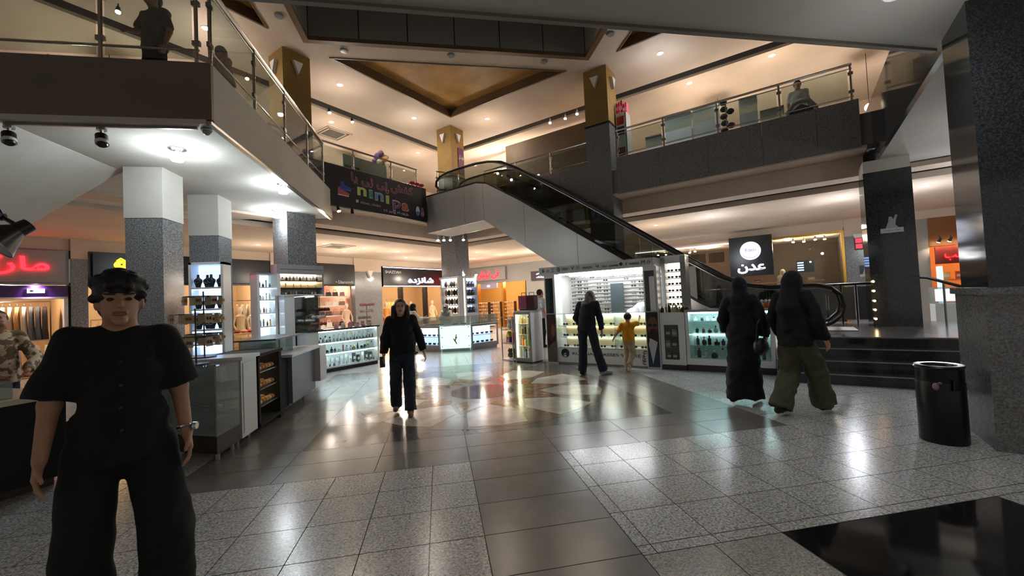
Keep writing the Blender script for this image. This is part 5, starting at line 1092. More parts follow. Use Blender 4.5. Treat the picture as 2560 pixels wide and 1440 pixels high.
for i in range(8): carton(wp(WB_[0], RB, (4.2+.3*(i % 4), .72, 1.04+.5*(i//4))), .16, .12, .26, ['#d9a04a', '#c94a2a', '#e0c890', '#8a3a1c'][i % 4], '%s box on the %s shelf of the shop beyond the platform' % (('amber', 'red', 'cream', 'brown')[i % 4], ('lower', 'upper')[i//4]), 'boxes of the shop beyond the platform', RB, 'goods_box')
wsc = thing('white_case', 'low white glass case behind the sloping handrail', 'case', fb(19.5, 3.3), RB); MB().box(-.6, 0, 0, .6, .5, .95).build('body', WHITE, wsc); MB().box(-.6, -.01, .95, .6, .5, 1.35).build('glass_box', GLASSM, wsc); MB().box(-.5, .45, 1.0, .5, .47, 1.3).build('back', lit('case_glow2', '#e4e8ee', .8), wsc)

# ================================================================ BANNER
bn = thing('banner', 'dark shoe shop banner with colourful letters hung on the left gallery edge', 'banner', wp(fa(14.21, 0), RA, (0, -.03, 4.27)), RA)
MB().box(5.6, 0, 0, 9.62, .025, 1.12).build('sheet', mat('banner_cloth', '#241a20', '#1c1418', scale=1.2, rough=.6), bn)
MB().tube([(5.6, .0, -.02), (9.62, 0, -.02)], .02, 8).build('bottom_bar', STEEL, bn)
PK = cmat('#d98a98', .6)
write(bn, fa_text('کفش نی نی پا'), PK, 2.25, (7.92, -.001, .68), .004, .36, .035); write(bn, fa_text('کفش نی نی پا'), cmat('#4a1a26', .6), 2.22, (7.92, -.005, .69), .004, .34, .0)
for ch, x, c, wd, z, h in (('n', 7.13, '#c3c94a', .30, .42, .24), ('ı', 7.43, '#3f8a84', .12, .40, .25), ('n', 7.72, '#3a8fc0', .30, .37, .25), ('ı', 8.02, '#b9c04a', .12, .34, .25), ('p', 8.36, '#6a2a5a', .3, .16, .34), ('a', 8.70, '#c22a3c', .28, .22, .25)):
    write(bn, ch, cmat('#d9d2c4', .6), wd, (x, -.001, z), .004, h, .03); write(bn, ch, cmat(c, .6), wd*.9, (x, -.005, z+.015), .004, h*.86, .01)
for x, z in ((7.43, .70), (8.02, .64)): write(bn, '♥', PK, .14, (x, -.001, z), .004); write(bn, '♥', cmat('#3a1a1c'), .09, (x, -.005, z+.02), .004)
MB().box(6.93, -.004, .2, 7.01, 0, .28).build('app_icon', cmat('#b9b2b0'), bn); write(bn, 'shoes_ninipa', cmat('#a9a0a4'), .68, (7.42, -.001, .17), .003, .1); write(bn, fa_text('طبقه ۱+ واحد ۱۰۱'), cmat('#d8d2d4'), .95, (8.35, -.001, .06), .003, .11)
def shoe_print(x, z, c, c2):
    m = MB(); m.slab([(x-.17, z), (x+.15, z), (x+.19, z+.05), (x+.1, z+.1), (x-.02, z+.12), (x-.06, z+.2), (x-.16, z+.2)], -.004, 0); m.build('shoe_print', cmat(c, .6), bn); m = MB(); m.slab([(x-.17, z-.03), (x+.17, z-.03), (x+.15, z), (x-.17, z)], -.004, 0); m.build('sole_print', cmat(c2, .6), bn)
shoe_print(6.62, .5, '#3a4a9a', '#5a6ac0'); shoe_print(6.55, .34, '#c2506a', '#e0c0c0')
for x, c, c2 in ((9.22, '#b9c9d8', '#4a8ab0'), (9.42, '#8a5a7a', '#b07a94')):
    for k, (cc_, zz_) in enumerate(((c, .30), (c2, .22))): m = MB(); m.slab([(x+.08*math.cos(2*PI*j/16), zz_+(.16 if k == 0 else .08)*math.sin(2*PI*j/16)) for j in range(16)], -.004-.002*k, -.002*k); m.build('sole_print', cmat(cc_, .6), bn)

# ================================================================ FIRST FLOOR GOODS
U = fb(16.9, 0, 0, Z1)
def uc(x0, x1, h, lab, m=WHITE, d=.5):
    t = thing('upper_counter', lab, 'counter', U, RB); P('front_panel', m, x0, 0, 0, x1, .03, h*.72, t); P('glass_top', GLASSM, x0, 0, h*.72, x1, .03, h, t); P('body', WHITE, x0, .03, 0, x1, d, h*.7, t); P('top', GREYL, x0, -.02, h, x1, d, h+.03, t)
uc(-3.35, -2.9, 1.0, 'small white counter at the start of the long balcony'); uc(-2.8, -2.1, 1.42, 'pale glass fronted counter left behind the long balcony railing'); uc(-2.05, -1.4, 1.45, 'pale glass fronted counter right behind the long balcony railing'); uc(-.95, -.55, 1.35, 'white panel counter beside the toy rack on the balcony'); uc(-.5, .0, .9, 'low white desk on the balcony')
tw = thing('red_goods_tower', 'white shelf tower with red goods by the ochre column upstairs', 'shelf', fb(16.2, -3.86, 0, Z1), RB); P('case', WHITE, -.16, 0, 0, .1, .4, 1.75, tw); P('side_panel', GREYL, .1, 0, 0, .14, .4, 1.75, tw)
for i in range(5): P('poster_strip', cmat(['#2a2a30', '#8a2a34', '#d8d4d0', '#3a3a44', '#b03a44'][i]), -.14, -.012, .2+i*.3, .08, 0, .44+i*.3, tw)
for i in range(5): carton(fb(16.2, -3.98+i*.05, .1+.05*i, Z1+1.75), .045, .16, .3+.05*(i % 3), ['#b0203a', '#c23a5a', '#8a1a2c'][i % 3], 'red upright box on top of the white tower upstairs', 'red boxes upstairs', RB, 'red_box')
ch = thing('armchair', 'chair with a curved grey back behind the balcony glass', 'chair', fb(16.5, .33, 0, Z1), RB)
MB().tube([(-.28, 0, .35), (-.27, 0, .6), (-.15, 0, .78), (0, 0, .82), (.15, 0, .78), (.27, 0, .6), (.28, 0, .35)], .05, 8).build('back_hoop', mat('chair_grey', '#8d8a84', rough=.6), ch, smooth=True); m = MB(); m.slab([(-.24, .35), (.24, .35), (.22, .6), (0, .74), (-.22, .6)], -.02, .03); m.build('backrest', cmat('#3a3a3c', .8), ch); MB().box(-.28, 0, .35, .28, .5, .47).build('seat', cmat('#3a3a3c', .8), ch)
for a in (-.24, .24):
    for b in (.04, .46): MB().cone((a, b, 0), (a, b, .35), .018, .022, 8).build('leg', STEEL, ch)
t = thing('toy_rack', 'rack hung with black and red toys behind the balcony railing', 'rack', fb(16.5, -1.22, 0, Z1), RB); MB().cone((0, 0, 0), (0, 0, 1.3), .015, .015, 8).build('pole', STEEL, t); MB().lathe([(.16, 0), (.16, .02)], 10).build('foot', STEEL, t)
for i in range(9): MB().ball((.1*math.cos(i*2.1), .08*math.sin(i*2.1), .3+.12*i), (.09, .08, .075), 8, 6).build('toy', cmat(['#b01a24', '#1a1a1c', '#3a2a24', '#5a4a3a'][i % 4 if i < 4 else 1+i % 3], .9), t, smooth=True)
mb_ = thing('cup_board', 'white board with a brown cup emblem behind the left balcony railing', 'board', fa(14.75, 7.6, 0, Z1), RA); P('board', mat('board_white', '#a9aca6', rough=.4), -.75, 0, 0, .75, .03, .92, mb_); m = MB(); m.slab([(-.66, .2), (-.3, .2), (-.22, .62), (-.74, .62)], -.006, 0); m.build('cup', cmat('#3a2420'), mb_); MB().tube([(-.22, -.003, .55), (-.1, -.003, .5), (-.12, -.003, .34), (-.27, -.003, .3)], .02, 6).build('cup_handle', cmat('#3a2420'), mb_); P('support', STEEL, -.7, .03, 0, -.66, .3, .04, mb_)
pl_ = thing('plush_bunch', 'bunch of colourful plush toys above the left balcony railing', 'toys', fa(15.2, 8.35, 0, Z1)); MB().cone((0, 0, 0), (0, 0, 1.0), .02, .02, 8).build('pole', STEEL, pl_)
for i in range(12): MB().ball((.2*math.cos(i*2.4)*(.4+.6*(i % 3)/2), .12*math.sin(i*2.4), 1.02+.05*i*.7), (.1, .09, .1), 8, 6).build('plush', cmat(['#b98a4a', '#6a5a9a', '#c9c0b4', '#3a2a24', '#8a6a8a', '#d9a85a'][i % 6], .9), pl_, smooth=True)
po = thing('poster', 'purple poster with white script on the ochre part of the far column', 'poster', (.66+.36*S2, 15.41-.36*S2, 6.35), RA); MB().box(-.0, -.02, 0, .3, -.004, .95).build('sheet', cmat('#5a2a4a', .5), po); write(po, fa_text('شهر شادی'), cmat('#d8c8d4'), .24, (.15, -.021, .5), .003, .2)
for i, (u, c) in enumerate(((-7.9, '#8a4aa0'), (-7.3, '#9a5ab4'))): bag((fb(16.3, 0), RB, None), u, 0, Z1+.0, c, 'purple gift bag on the floor behind the escalator railing', 'purple gift bags', 1.3)
# stools of red flowers at the banner corner
for i in range(3): tag(MB().ball((0, 0, .06), (.09, .022, .06), 10, 6).build('red_cushion', cmat('#c22a34', .8), None, fa(14.17, 9.02+.2*i, 0, 5.40), smooth=True), 'small red ornament on the ledge above the banner end', 'ornament', 'red ornaments on the ledge')

# ================================================================ WASTE BIN
bi = thing('waste_bin', 'tall dark round waste bin beside the big granite column', 'bin', (4.62, 3.12, 0))
MB().lathe([(.165, 0), (.17, .01), (.17, .56), (.168, .565)], 24).build('body', mat('bin_metal', '#17181a', rough=.35, metal=.4), bi, smooth=True); MB().lathe([(.166, .565), (.168, .69), (.14, .692), (.13, .67), (.13, .6)], 24).build('collar', mat('bin_metal', '#17181a'), bi, smooth=True)
MB().lathe([(.17, .685), (.182, .7), (.17, .715), (.125, .712), (.12, .69)], 24).build('rim', mat('bin_rim', '#3a3b3e', rough=.25, metal=.7), bi, smooth=True); MB().lathe([(.16, .03), (.0, .031)], 20).build('base', BLACK, bi)
m = MB(); m.slab([(-.1, .5), (-.03, .5), (-.02, .57), (-.09, .6)], -.175, -.168); m.build('hatch', BLACK, bi)
pp = thing('crumpled_paper', 'crumpled pink paper stuck in the bin opening', 'paper', (4.47, 3.05, .5)); m = MB(); m.ball((0, 0, .03), (.03, .025, .035), 6, 5); m.build('sheet', cmat('#9a7a84', .8), pp); MB().ball((.015, -.02, .06), (.018, .02, .015), 6, 5).build('fold', cmat('#6a5a8a', .8), pp)
# cable hanging from the overhead soffit on the big column
tag(MB().tube([(5.0, 2.52, 3.99), (4.98, 2.5, 3.85), (5.02, 2.5, 3.72), (5.1, 2.42, 3.62), (5.16, 2.37, 3.6)], .006, 6).build('cable', cmat('#7d8284'), None, smooth=True), 'thin grey cable hanging from the soffit on the big granite column', 'cable')
# ================================================================ PEOPLE (each body one continuous skin grown from a distance field)
def sdf_mesh(name, prims, vox, m):
    """prims: ('c', a, b, ra, rb, k[, flat]) tapered limb, ('e', centre, radii, k[, rotation]) ellipsoid, ('-e', ...) hollow"""
    los, his = [], []
    for p in prims:
        if p[0] == 'c': r = max(p[3], p[4]); los.append(np.minimum(p[1], p[2])-r); his.append(np.maximum(p[1], p[2])+r)
        elif p[0] == 'e': r = max(p[2]); los.append(np.array(p[1])-r); his.append(np.array(p[1])+r)
    lo = np.min(los, 0)-3*vox; n = np.ceil((np.max(his, 0)+3*vox-lo)/vox).astype(int)+1
    V = np.full(n, .3, np.float32)
    ax = [lo[i]+vox*np.arange(n[i]) for i in range(3)]
    for q, p in enumerate(prims):
        if p[0] == 'wob':                      # soft folds over the whole piece
            X, Y, Z = ax[0][:, None, None], ax[1][None, :, None], ax[2][None, None, :]
            V += p[1]*np.sin(26*X+3*np.sin(11*Z)+p[2])*np.sin(21*Z+2.5*np.sin(13*Y+X*9))+p[1]*.8*np.sin(34*Y+9*X+4*np.sin(7*Z)); continue
        if p[0] == 'cut':                      # trim beyond a plane, near a point
            c = np.array(p[1], float); i0 = np.maximum(((c-p[3]-lo)/vox).astype(int), 0); i1 = np.minimum(((c+p[3]-lo)/vox).astype(int)+2, n)
            if (i1 <= i0).any(): continue
            X = ax[0][i0[0]:i1[0], None, None]-c[0]; Y = ax[1][None, i0[1]:i1[1], None]-c[1]; Z = ax[2][None, None, i0[2]:i1[2]]-c[2]
            s_ = tuple(slice(i0[j], i1[j]) for j in range(3)); D = X*p[2][0]+Y*p[2][1]+Z*p[2][2]
            V[s_] = np.where(X*X+Y*Y+Z*Z < p[3]**2, np.maximum(V[s_], D), V[s_]); continue
        k = p[5] if p[0] == 'c' else p[3]; mg = k+3*vox
        if p[0] == 'c': a = np.array(p[1], float); b = np.array(p[2], float); r = max(p[3], p[4]); l0, h0 = np.minimum(a, b)-r-mg, np.maximum(a, b)+r+mg
        else: c = np.array(p[1], float); r = max(p[2]); l0, h0 = c-r-mg, c+r+mg
        i0 = np.maximum(((l0-lo)/vox).astype(int), 0); i1 = np.minimum(((h0-lo)/vox).astype(int)+2, n)
        if (i1 <= i0).any(): continue
        X = ax[0][i0[0]:i1[0], None, None]; Y = ax[1][None, i0[1]:i1[1], None]; Z = ax[2][None, None, i0[2]:i1[2]]
        if p[0] == 'c':
            f = p[6] if len(p) > 6 else 1
            d = b-a; L = max(float(d@d), 1e-9)
            h = np.clip(((X-a[0])*d[0]+(Y-a[1])*d[1]+(Z-a[2])*d[2])/L, 0, 1)
            D = np.sqrt((X-a[0]-h*d[0])**2+((Y-a[1]-h*d[1])/f)**2+(Z-a[2]-h*d[2])**2)-(p[3]+(p[4]-p[3])*h)
            if f < 1: D = D*f
        else:
            x, y, z = X-c[0], Y-c[1], Z-c[2]
            if len(p) > 4: R = np.array(p[4]); x, y, z = [R[0, j]*x+R[1, j]*y+R[2, j]*z for j in range(3)]
            rx, ry, rz_ = p[2]
            k0 = np.sqrt((x/rx)**2+(y/ry)**2+(z/rz_)**2); k1 = np.sqrt((x/rx**2)**2+(y/ry**2)**2+(z/rz_**2)**2)+1e-6
            D = k0*(k0-1)/k1
        s_ = tuple(slice(i0[j], i1[j]) for j in range(3)); W = V[s_]
        if p[0] == '-e':
            D = -D; h = np.maximum(k-np.abs(W-D), 0)/max(k, 1e-6); V[s_] = np.maximum(W, D)+h*h*k/4
        else: h = np.maximum(k-np.abs(W-D), 0)/max(k, 1e-6); V[s_] = np.minimum(W, D)-h*h*k/4
    # surface nets
    ins_ = V < 0; cs = tuple(x-1 for x in n); cnt = np.zeros(cs, np.int8); acc = np.zeros(cs+(3,), np.float32); num = np.zeros(cs, np.float32)
    sl = lambda o: tuple(slice(o[j], o[j]+cs[j]) for j in range(3))
    corners = [(i, j, k) for i in (0, 1) for j in (0, 1) for k in (0, 1)]
    for c in corners: cnt += ins_[sl(c)]
    act = (cnt > 0) & (cnt < 8)
    for a in range(3):
        for c in corners:
            if c[a]: continue
            e = list(c); e[a] = 1; va, vb = V[sl(c)], V[sl(e)]; cr = act & ((va < 0) != (vb < 0))
            t = np.where(cr, va/np.where(va == vb, 1, va-vb), 0)
            for j in range(3): acc[..., j] += np.where(cr, (t if j == a else c[j]), 0)
            num += cr
    idx = -np.ones(cs, np.int64); w_ = np.argwhere(act); idx[act] = np.arange(len(w_))
    verts = lo+vox*(w_+acc[act]/num[act][:, None])
    faces = []
    for a in range(3):
        b, c = (a+1) % 3, (a+2) % 3
        s0 = [slice(1, -1)]*3; s0[a] = slice(0, -1); s1 = [slice(1, -1)]*3; s1[a] = slice(1, None)
        A, B = ins_[tuple(s0)], ins_[tuple(s1)]
        for flip, mk in ((False, A & ~B), (True, ~A & B)):
            g = np.argwhere(mk)
            if not len(g): continue
            g[:, b] += 1; g[:, c] += 1
            def at(db, dc): h = g.copy(); h[:, b] -= db; h[:, c] -= dc; return idx[h[:, 0], h[:, 1], h[:, 2]]
            q = np.stack([at(1, 1), at(0, 1), at(0, 0), at(1, 0)], 1); faces.append(q[:, ::-1] if flip else q)
    F = np.concatenate(faces); F = F[(F >= 0).all(1)]
    me = bpy.data.meshes.new(name); me.vertices.add(len(verts)); me.vertices.foreach_set('co', verts.astype('f').ravel())
    me.loops.add(F.size); me.loops.foreach_set('vertex_index', F.ravel().astype('i')); me.polygons.add(len(F)); me.polygons.foreach_set('loop_start', np.arange(0, F.size, 4, dtype='i'))
    me.update(calc_edges=True); me.validate(); me.polygons.foreach_set('use_smooth', [True]*len(me.polygons)); me.materials.append(m)
    return me
def v3(*a): return np.array(a, float)
def joints(s=1.0, **kw):
    """joint positions of a standing figure 1.7 m tall facing +y, x to its right; override by name (given at 1.7 m scale)"""
    J = dict(pel=(0, 0, .94), wst=(0, 0, 1.07), chs=(0, .0, 1.27), nck=(0, -.01, 1.43), hd=(0, .03, 1.585),
             shr=(.17, -.01, 1.395), elr=(.215, -.03, 1.12), wrr=(.225, .05, .88), hir=(.088, 0, .9), knr=(.1, .02, .49), anr=(.1, -.02, .085),
             shl=(-.17, -.01, 1.395), ell=(-.215, -.03, 1.12), wrl=(-.225, .05, .88), hil=(-.088, 0, .9), knl=(-.1, .02, .49), anl=(-.1, -.02, .085), dir_r=(.04, 1, 0), dir_l=(-.04, 1, 0))
    J.update(kw); return {k: (v3(*v)*s if not k.startswith('dir') else v3(*v)) for k, v in J.items()}
def rotm(yaw=0, pitch=0, roll=0): return np.array((Matrix.Rotation(yaw, 3, 'Z') @ Matrix.Rotation(-pitch, 3, 'X') @ Matrix.Rotation(roll, 3, 'Y')))
def unit(v): return v/np.linalg.norm(v)
def body_prims(J, s, look=(0, 0), fem=False, fingers=True, fr=.0088):
    R = rotm(look[0], look[1]); h = J['hd']; P_ = []
    H = lambda x, y, z: h+R@(v3(x, y, z)*s)
    P_ += [('e', h+R@(v3(0, -.012, .022)*s), (.074*s, .092*s, .092*s), .02, R), ('e', H(0, .012, -.045), (.056*s, .07*s, .072*s), .03, R),
           ('c', H(0, .078, .012), H(0, .104, -.022), .010*s, .014*s, .012), ('e', H(0, .075, -.095), (.026*s, .022*s, .02*s), .02, R),
           ('c', H(-.02, .083, -.058), H(.02, .083, -.058), .009*s, .009*s, .006), ('c', H(-.045, .066, .03), H(.045, .066, .03), .012*s, .012*s, .012),
           ('e', H(.076, -.01, -.012), (.012*s, .022*s, .032*s), .008, R), ('e', H(-.076, -.01, -.012), (.012*s, .022*s, .032*s), .008, R)]
    P_ += [('-e', H(x, .098, .008), (.017*s, .016*s, .011*s), .012, R) for x in (-.031, .031)]
    P_ += [('e', H(x, .072, .007), (.013*s, .012*s, .010*s), .004, R) for x in (-.031, .031)]
    nk = .048 if fem else .056
    P_ += [('c', J['nck']-v3(0, 0, .03)*s, h+R@(v3(0, -.02, -.06)*s), nk*1.15*s, nk*s, .03)]
    sw = .042 if fem else .05
    P_ += [('c', J['shl'], J['shr'], sw*s, sw*s, .05), ('c', J['chs'], J['wst'], (.105 if fem else .112)*s, .095*s, .04, .66), ('c', J['wst'], J['pel'], .095*s, .11*s, .04, .7), ('c', J['nck']-v3(0, 0, .05)*s, J['chs'], .05*s, .105*s, .03, .62)]
    for q in 'rl':
        sh, el, wr, hi, kn, an = (J[x+q] for x in ('sh', 'el', 'wr', 'hi', 'kn', 'an'))
        P_ += [('c', sh, el, .043*s, .037*s, .02), ('c', el, wr, .037*s, .025*s, .02), ('c', hi, kn, .07*s, .05*s, .03), ('c', kn, an, .05*s, .034*s, .03)]
        td = unit(J['dir_'+q]*v3(1, 1, 0)+v3(0, 1e-4, 0)); heel = an+v3(0, 0, -.045)*s-td*.035*s
        P_ += [('c', heel, an+td*.13*s+v3(0, 0, -.055)*s, .036*s, .03*s, .03)]
        d = unit(wr-el); t = v3(0, 1, 0)-d*d[1]; t = unit(t if np.linalg.norm(t) > .2 else v3(1, 0, 0)-d*d[0]); nn = np.cross(d, t)*(-1 if q == 'r' else 1)
        P_ += [('c', wr+d*.02*s+t*.014*s, wr+d*.078*s+t*.026*s, .017*s, .015*s, .015), ('c', wr+d*.02*s-t*.014*s, wr+d*.078*s-t*.026*s, .017*s, .014*s, .015)]
        if fingers:
            for i, L in enumerate((.064, .074, .068, .052)):
                b0 = wr+(d*.084+t*(.03-.02*i))*s; b1 = b0+(d*L*.55+nn*L*.12+t*(.004-.003*i))*s; b2 = b1+(d*L*.4+nn*L*.38)*s
                P_ += [('c', b0, b1, fr*s, fr*.95*s, .004), ('c', b1, b2, fr*.95*s, fr*.8*s, .003)]
            b0 = wr+(d*.025+t*.026)*s; b1 = b0+(d*.035+t*.026+nn*.008)*s; P_ += [('c', b0, b1, .012*s, .0105*s, .008), ('c', b1, b1+(d*.032+t*.006+nn*.012)*s, .0105*s, .0085*s, .003)]
    return P_
SKIN = mat('skin', '#b98a6c', '#b07f62', scale=12, rough=.55); SKIN2 = mat('skin_fair', '#d0a488', '#c69a7e', scale=12, rough=.55)
def cloth(n, c, c2=None, sc=18): return mat('wear_'+n, c, c2 or c, scale=sc, rough=.88, bump=.25)
def top_prims(J, s, infl=.03, hem=None, sleeve=1.0, loose=1.1, wide=1.0, sl_r=(.056, .06), wob=.0045):
    """upper garment: torso shell trimmed at the hem, then sleeves (sleeve = share of the arm covered)"""
    hem = J['pel'] if hem is None else hem; dn = unit(hem-J['wst'])
    P_ = [('c', J['shl']+v3(.02, 0, -.012)*s, J['shr']+v3(-.02, 0, -.012)*s, (.052+infl*.7)*s, (.052+infl*.7)*s, .03), ('c', J['nck']-v3(0, 0, .035)*s, J['chs'], (.058+infl)*s, (.122+infl)*s*wide, .04, .78),
          ('c', J['chs'], J['wst'], (.122+infl)*s*wide, (.112+infl)*s*loose*wide, .04, .76), ('c', J['wst'], hem+dn*.05*s, (.112+infl)*s*loose*wide, (.13+infl)*s*loose*wide, .04, .78), ('cut', hem, dn, .42*s)]
    for q in 'rl':
        sh, el, wr = J['sh'+q], J['el'+q], J['wr'+q]; u = min(sleeve/.5, 1); e = sh+(el-sh)*u
        P_.append(('c', sh, e, sl_r[0]*s, sl_r[1]*s, .03))
        if sleeve > .5: e2 = el+(wr-el)*(sleeve-.5)/.5; P_ += [('c', el, e2, sl_r[1]*s, sl_r[1]*.85*s, .03), ('cut', e2, unit(wr-el), sl_r[1]*1.15*s)]
        else: P_.append(('cut', e, unit(el-sh), sl_r[1]*1.3*s))
    return P_+[('wob', wob, 1.3)]
def leg_prims(J, s, rt=.085, rk=.07, ra=.07, top=.115, end=.02, wob=.004):
    P_ = [('c', J['pel']+v3(0, 0, .08)*s, J['pel']-v3(0, 0, .02)*s, top*1.05*s, (top+.015)*s, .04, .78)]
    for q in 'rl':
        e = J['an'+q]+v3(0, 0, end-.03)*s; dn = unit(e-J['kn'+q])
        P_ += [('c', J['hi'+q], J['kn'+q], rt*s, rk*s, .03), ('c', J['kn'+q], e, rk*s, ra*s, .03), ('cut', e, dn, ra*1.3*s)]
    return P_+[('wob', wob, .4)]
def shoe_prims(J, s, q, r=.045):
    an = J['an'+q]; td = unit(J['dir_'+q]); up = v3(0, 0, 1)
    return [('c', an-up*.035*s-td*.04*s, an-up*.045*s+td*.14*s, r*s, r*.82*s, .03), ('c', an-up*.03*s, an+up*.02*s, r*s, r*.95*s, .02)]
def person(label, loc, rz, s, J, skin, parts, look=(0, 0), fem=False, vox=.011, fingers=True, fr=.0095, group=None):
    t = thing('person', label, 'person', loc, rz, group)
    ob('body', sdf_mesh('body', body_prims(J, s, look, fem, fingers, fr), vox, skin), t)
    for nm, pr, m, v in parts: ob(nm, sdf_mesh(nm, pr, v, m), t)
    return t
def face_parts(J, s, look, lips='#8a5548'):
    H = lambda x, y, z: hp(J, s, look, x, y, z); R = rotm(*look); dk = cmat('#17100c', .3)
    L = []
    for x in (-.031, .031):
        L += [('eye', [('e', H(x, .082, .007), (.0135*s, .007*s, .0075*s), .001, R)], dk, .0025), ('eyebrow', [('c', H(x*.55, .092, .03), H(x*1.6, .08, .032), .005*s, .004*s, .001)], dk, .0025)]
    return L+[('lips', [('c', H(-.019, .09, -.058), H(.019, .09, -.058), .0065*s, .0065*s, .001), ('c', H(-.012, .092, -.064), H(.012, .092, -.064), .006*s, .006*s, .001)], cmat(lips, .5), .0025)]
def hp(J, s, look, x, y, z): return J['hd']+rotm(*look)@(v3(x, y, z)*s)
def hair_cap(J, s, look, k=1.0, back=.0):
    R = rotm(*look); return [('e', hp(J, s, look, 0, -.026, .035), (.086*s*k, .098*s*k, .098*s*k), .02, R), ('-e', hp(J, s, look, 0, .135, -.045), (.075*s, .085*s, .115*s), .015, R)]
def hijab(J, s, look, drape=.16):
    R = rotm(*look); return [('e', hp(J, s, look, 0, -.02, .02), (.093*s, .108*s, .118*s), .02, R), ('c', hp(J, s, look, 0, -.01, -.07), J['nck']-v3(0, 0, .02)*s, .085*s, .12*s, .05), ('c', J['nck']-v3(0, -.02, .03)*s, J['chs']+v3(0, .03, .08)*s, .12*s, drape*s, .06, .8), ('-e', hp(J, s, look, 0, .12, -.012), (.054*s, .06*s, .075*s), .012, R)]
def hd_to(x, y): return math.atan2(-x, y)
BLKC = cloth('black', '#0b0b0d', '#111114'); NAVY = cloth('navy', '#10141f', '#171c28'); DENIM = cloth('denim', '#1c2430', '#28323f', 30)

# --- the man in black close to the camera
s = 1.0; lk_ = (.0, .02)
J = joints(s, elr=(.225, -.01, 1.14), wrr=(.25, .06, .92), ell=(-.215, -.02, 1.14), wrl=(-.235, .07, .92), knr=(.13, .05, .49), anr=(.13, .0, .085), knl=(-.15, .13, .50), anl=(-.16, .02, .1), hir=(.1, 0, .9), hil=(-.1, 0, .9), shr=(.16, -.01, 1.40), shl=(-.16, -.01, 1.40), dir_r=(.2, 1, 0), dir_l=(-.3, 1, 0))
hairp = [('e', hp(J, s, lk_, 0, -.02, .048), (.092, .104, .096), .02, rotm(*lk_)), ('e', hp(J, s, lk_, 0, -.06, -.02), (.08, .06, .085), .03, rotm(*lk_)), ('-e', hp(J, s, lk_, 0, .13, -.05), (.066, .085, .092), .012, rotm(*lk_))]
rn = random.Random(3)
for i in range(70):
    a, b = rn.uniform(0, 2*PI), rn.uniform(-.5, 1.5); x, y, z = .09*math.cos(a)*math.cos(b), .1*math.sin(a)*math.cos(b)-.015, .045+.09*math.sin(b)
    if y > .03 and z < .06 and abs(x) < .066: continue
    hairp.append(('e', hp(J, s, lk_, x, y, z), (.024, .024, .022), .008))
shirt = top_prims(J, s, .035, J['pel']-v3(0, 0, .1), .46, 1.14, 1.0, (.066, .09))
shirt += [('c', J['nck']+v3(-.06, .03, .0), J['nck']+v3(-.1, .1, -.1), .02, .016, .02), ('c', J['nck']+v3(.06, .03, .0), J['nck']+v3(.1, .1, -.1), .02, .016, .02), ('c', J['nck']+v3(-.06, -.05, .0), J['nck']+v3(.06, -.05, .0), .025, .025, .02)]
man = person('young man in an oversized black shirt and baggy dark trousers walking up close', (-1.50, 2.25, 0), hd_to(.556, -.83), s, J, SKIN, [
    ('hair', hairp, mat('hair_black', '#0d0a08', '#17110d', scale=60, rough=.6, bump=.5), .008), ('shirt', shirt, BLKC, .01),
    ('trousers', leg_prims(J, s, .1, .1, .105, .13), cloth('charcoal', '#0d0e10', '#141517', 30), .011),
    ('shoe', shoe_prims(J, s, 'r'), BLKC, .01), ('shoe', shoe_prims(J, s, 'l'), BLKC, .01)]+face_parts(J, s, lk_), lk_, False, .008, True, .009)
w_ = J['wrl']; d = unit(J['wrl']-J['ell'])
mw = MB(); a_ = Vector(w_-d*.03); dv = Vector(d); ax_ = dv.orthogonal().normalized(); bx = dv.cross(ax_)
mw.tube([a_+ax_*(.032*math.cos(2*PI*k/16))+bx*(.032*math.sin(2*PI*k/16)) for k in range(16)], .007, 6, closed=True); wb = mw.build('watch_band', CHROME, man, smooth=True); fc_ = Vector(w_-d*.03)+Vector((-.028, .02, 0)); MB().cone(fc_, fc_+Vector((-.014, .008, 0)), .019, .018, 14).build('watch_dial', cmat('#c9d4cc', .15, .5), wb)
for k in range(4): MB().cone((.0, .115+.006*k, 1.3-.1*k), (0, .123+.006*k, 1.3-.1*k), .008, .008, 8).build('shirt_button', BLACK, man)

# --- the woman walking over the star
s = 1.59/1.7; lk_ = (0, -.03)
J = joints(s, elr=(.235, -.03, 1.13), wrr=(.26, .06, .90), ell=(-.26, -.05, 1.13), wrl=(-.32, .0, .90), knr=(.1, .02, .49), anr=(.11, -.14, .11), knl=(-.09, .12, .5), anl=(-.09, .16, .085), dir_l=(0, 1, 0), dir_r=(.1, 1, 0))
hr = [('e', hp(J, s, lk_, 0, -.028, .03), (.088*s, .1*s, .102*s), .02, rotm(*lk_)), ('-e', hp(J, s, lk_, 0, .125, -.05), (.068*s, .1*s, .125*s), .01, rotm(*lk_))]+[('c', hp(J, s, lk_, x, -.03, -.0), J['nck']+v3(x*1.25, .05, -.2)*s, .036*s, .042*s, .02) for x in (-.095, .095)]+[('c', hp(J, s, lk_, 0, -.07, -.02), J['nck']+v3(0, -.1, -.3)*s, .07*s, .08*s, .05)]
jk = top_prims(J, s, .034, J['pel']-v3(0, 0, .05)*s, .97, 1.12, 1.0, (.06, .064))
person('woman with long dark hair in a black jacket walking over the star inlay', (-.54, 5.95, 0), hd_to(.1, -1), s, J, SKIN2, [
    ('hair', hr, mat('hair_brown', '#1a110c', '#241811', scale=40, rough=.5, bump=.3), .010), ('jacket', jk, BLKC, .012), ('jeans', leg_prims(J, s, .09, .085, .085), DENIM, .012),
    ('shoe', shoe_prims(J, s, 'r'), cloth('grey_shoe', '#8a8680', '#5a5650'), .01), ('shoe', shoe_prims(J, s, 'l'), cloth('brown_shoe', '#6a5444', '#8a7a6a'), .01)]+face_parts(J, s, lk_, '#a05a50'), lk_, True, .009)
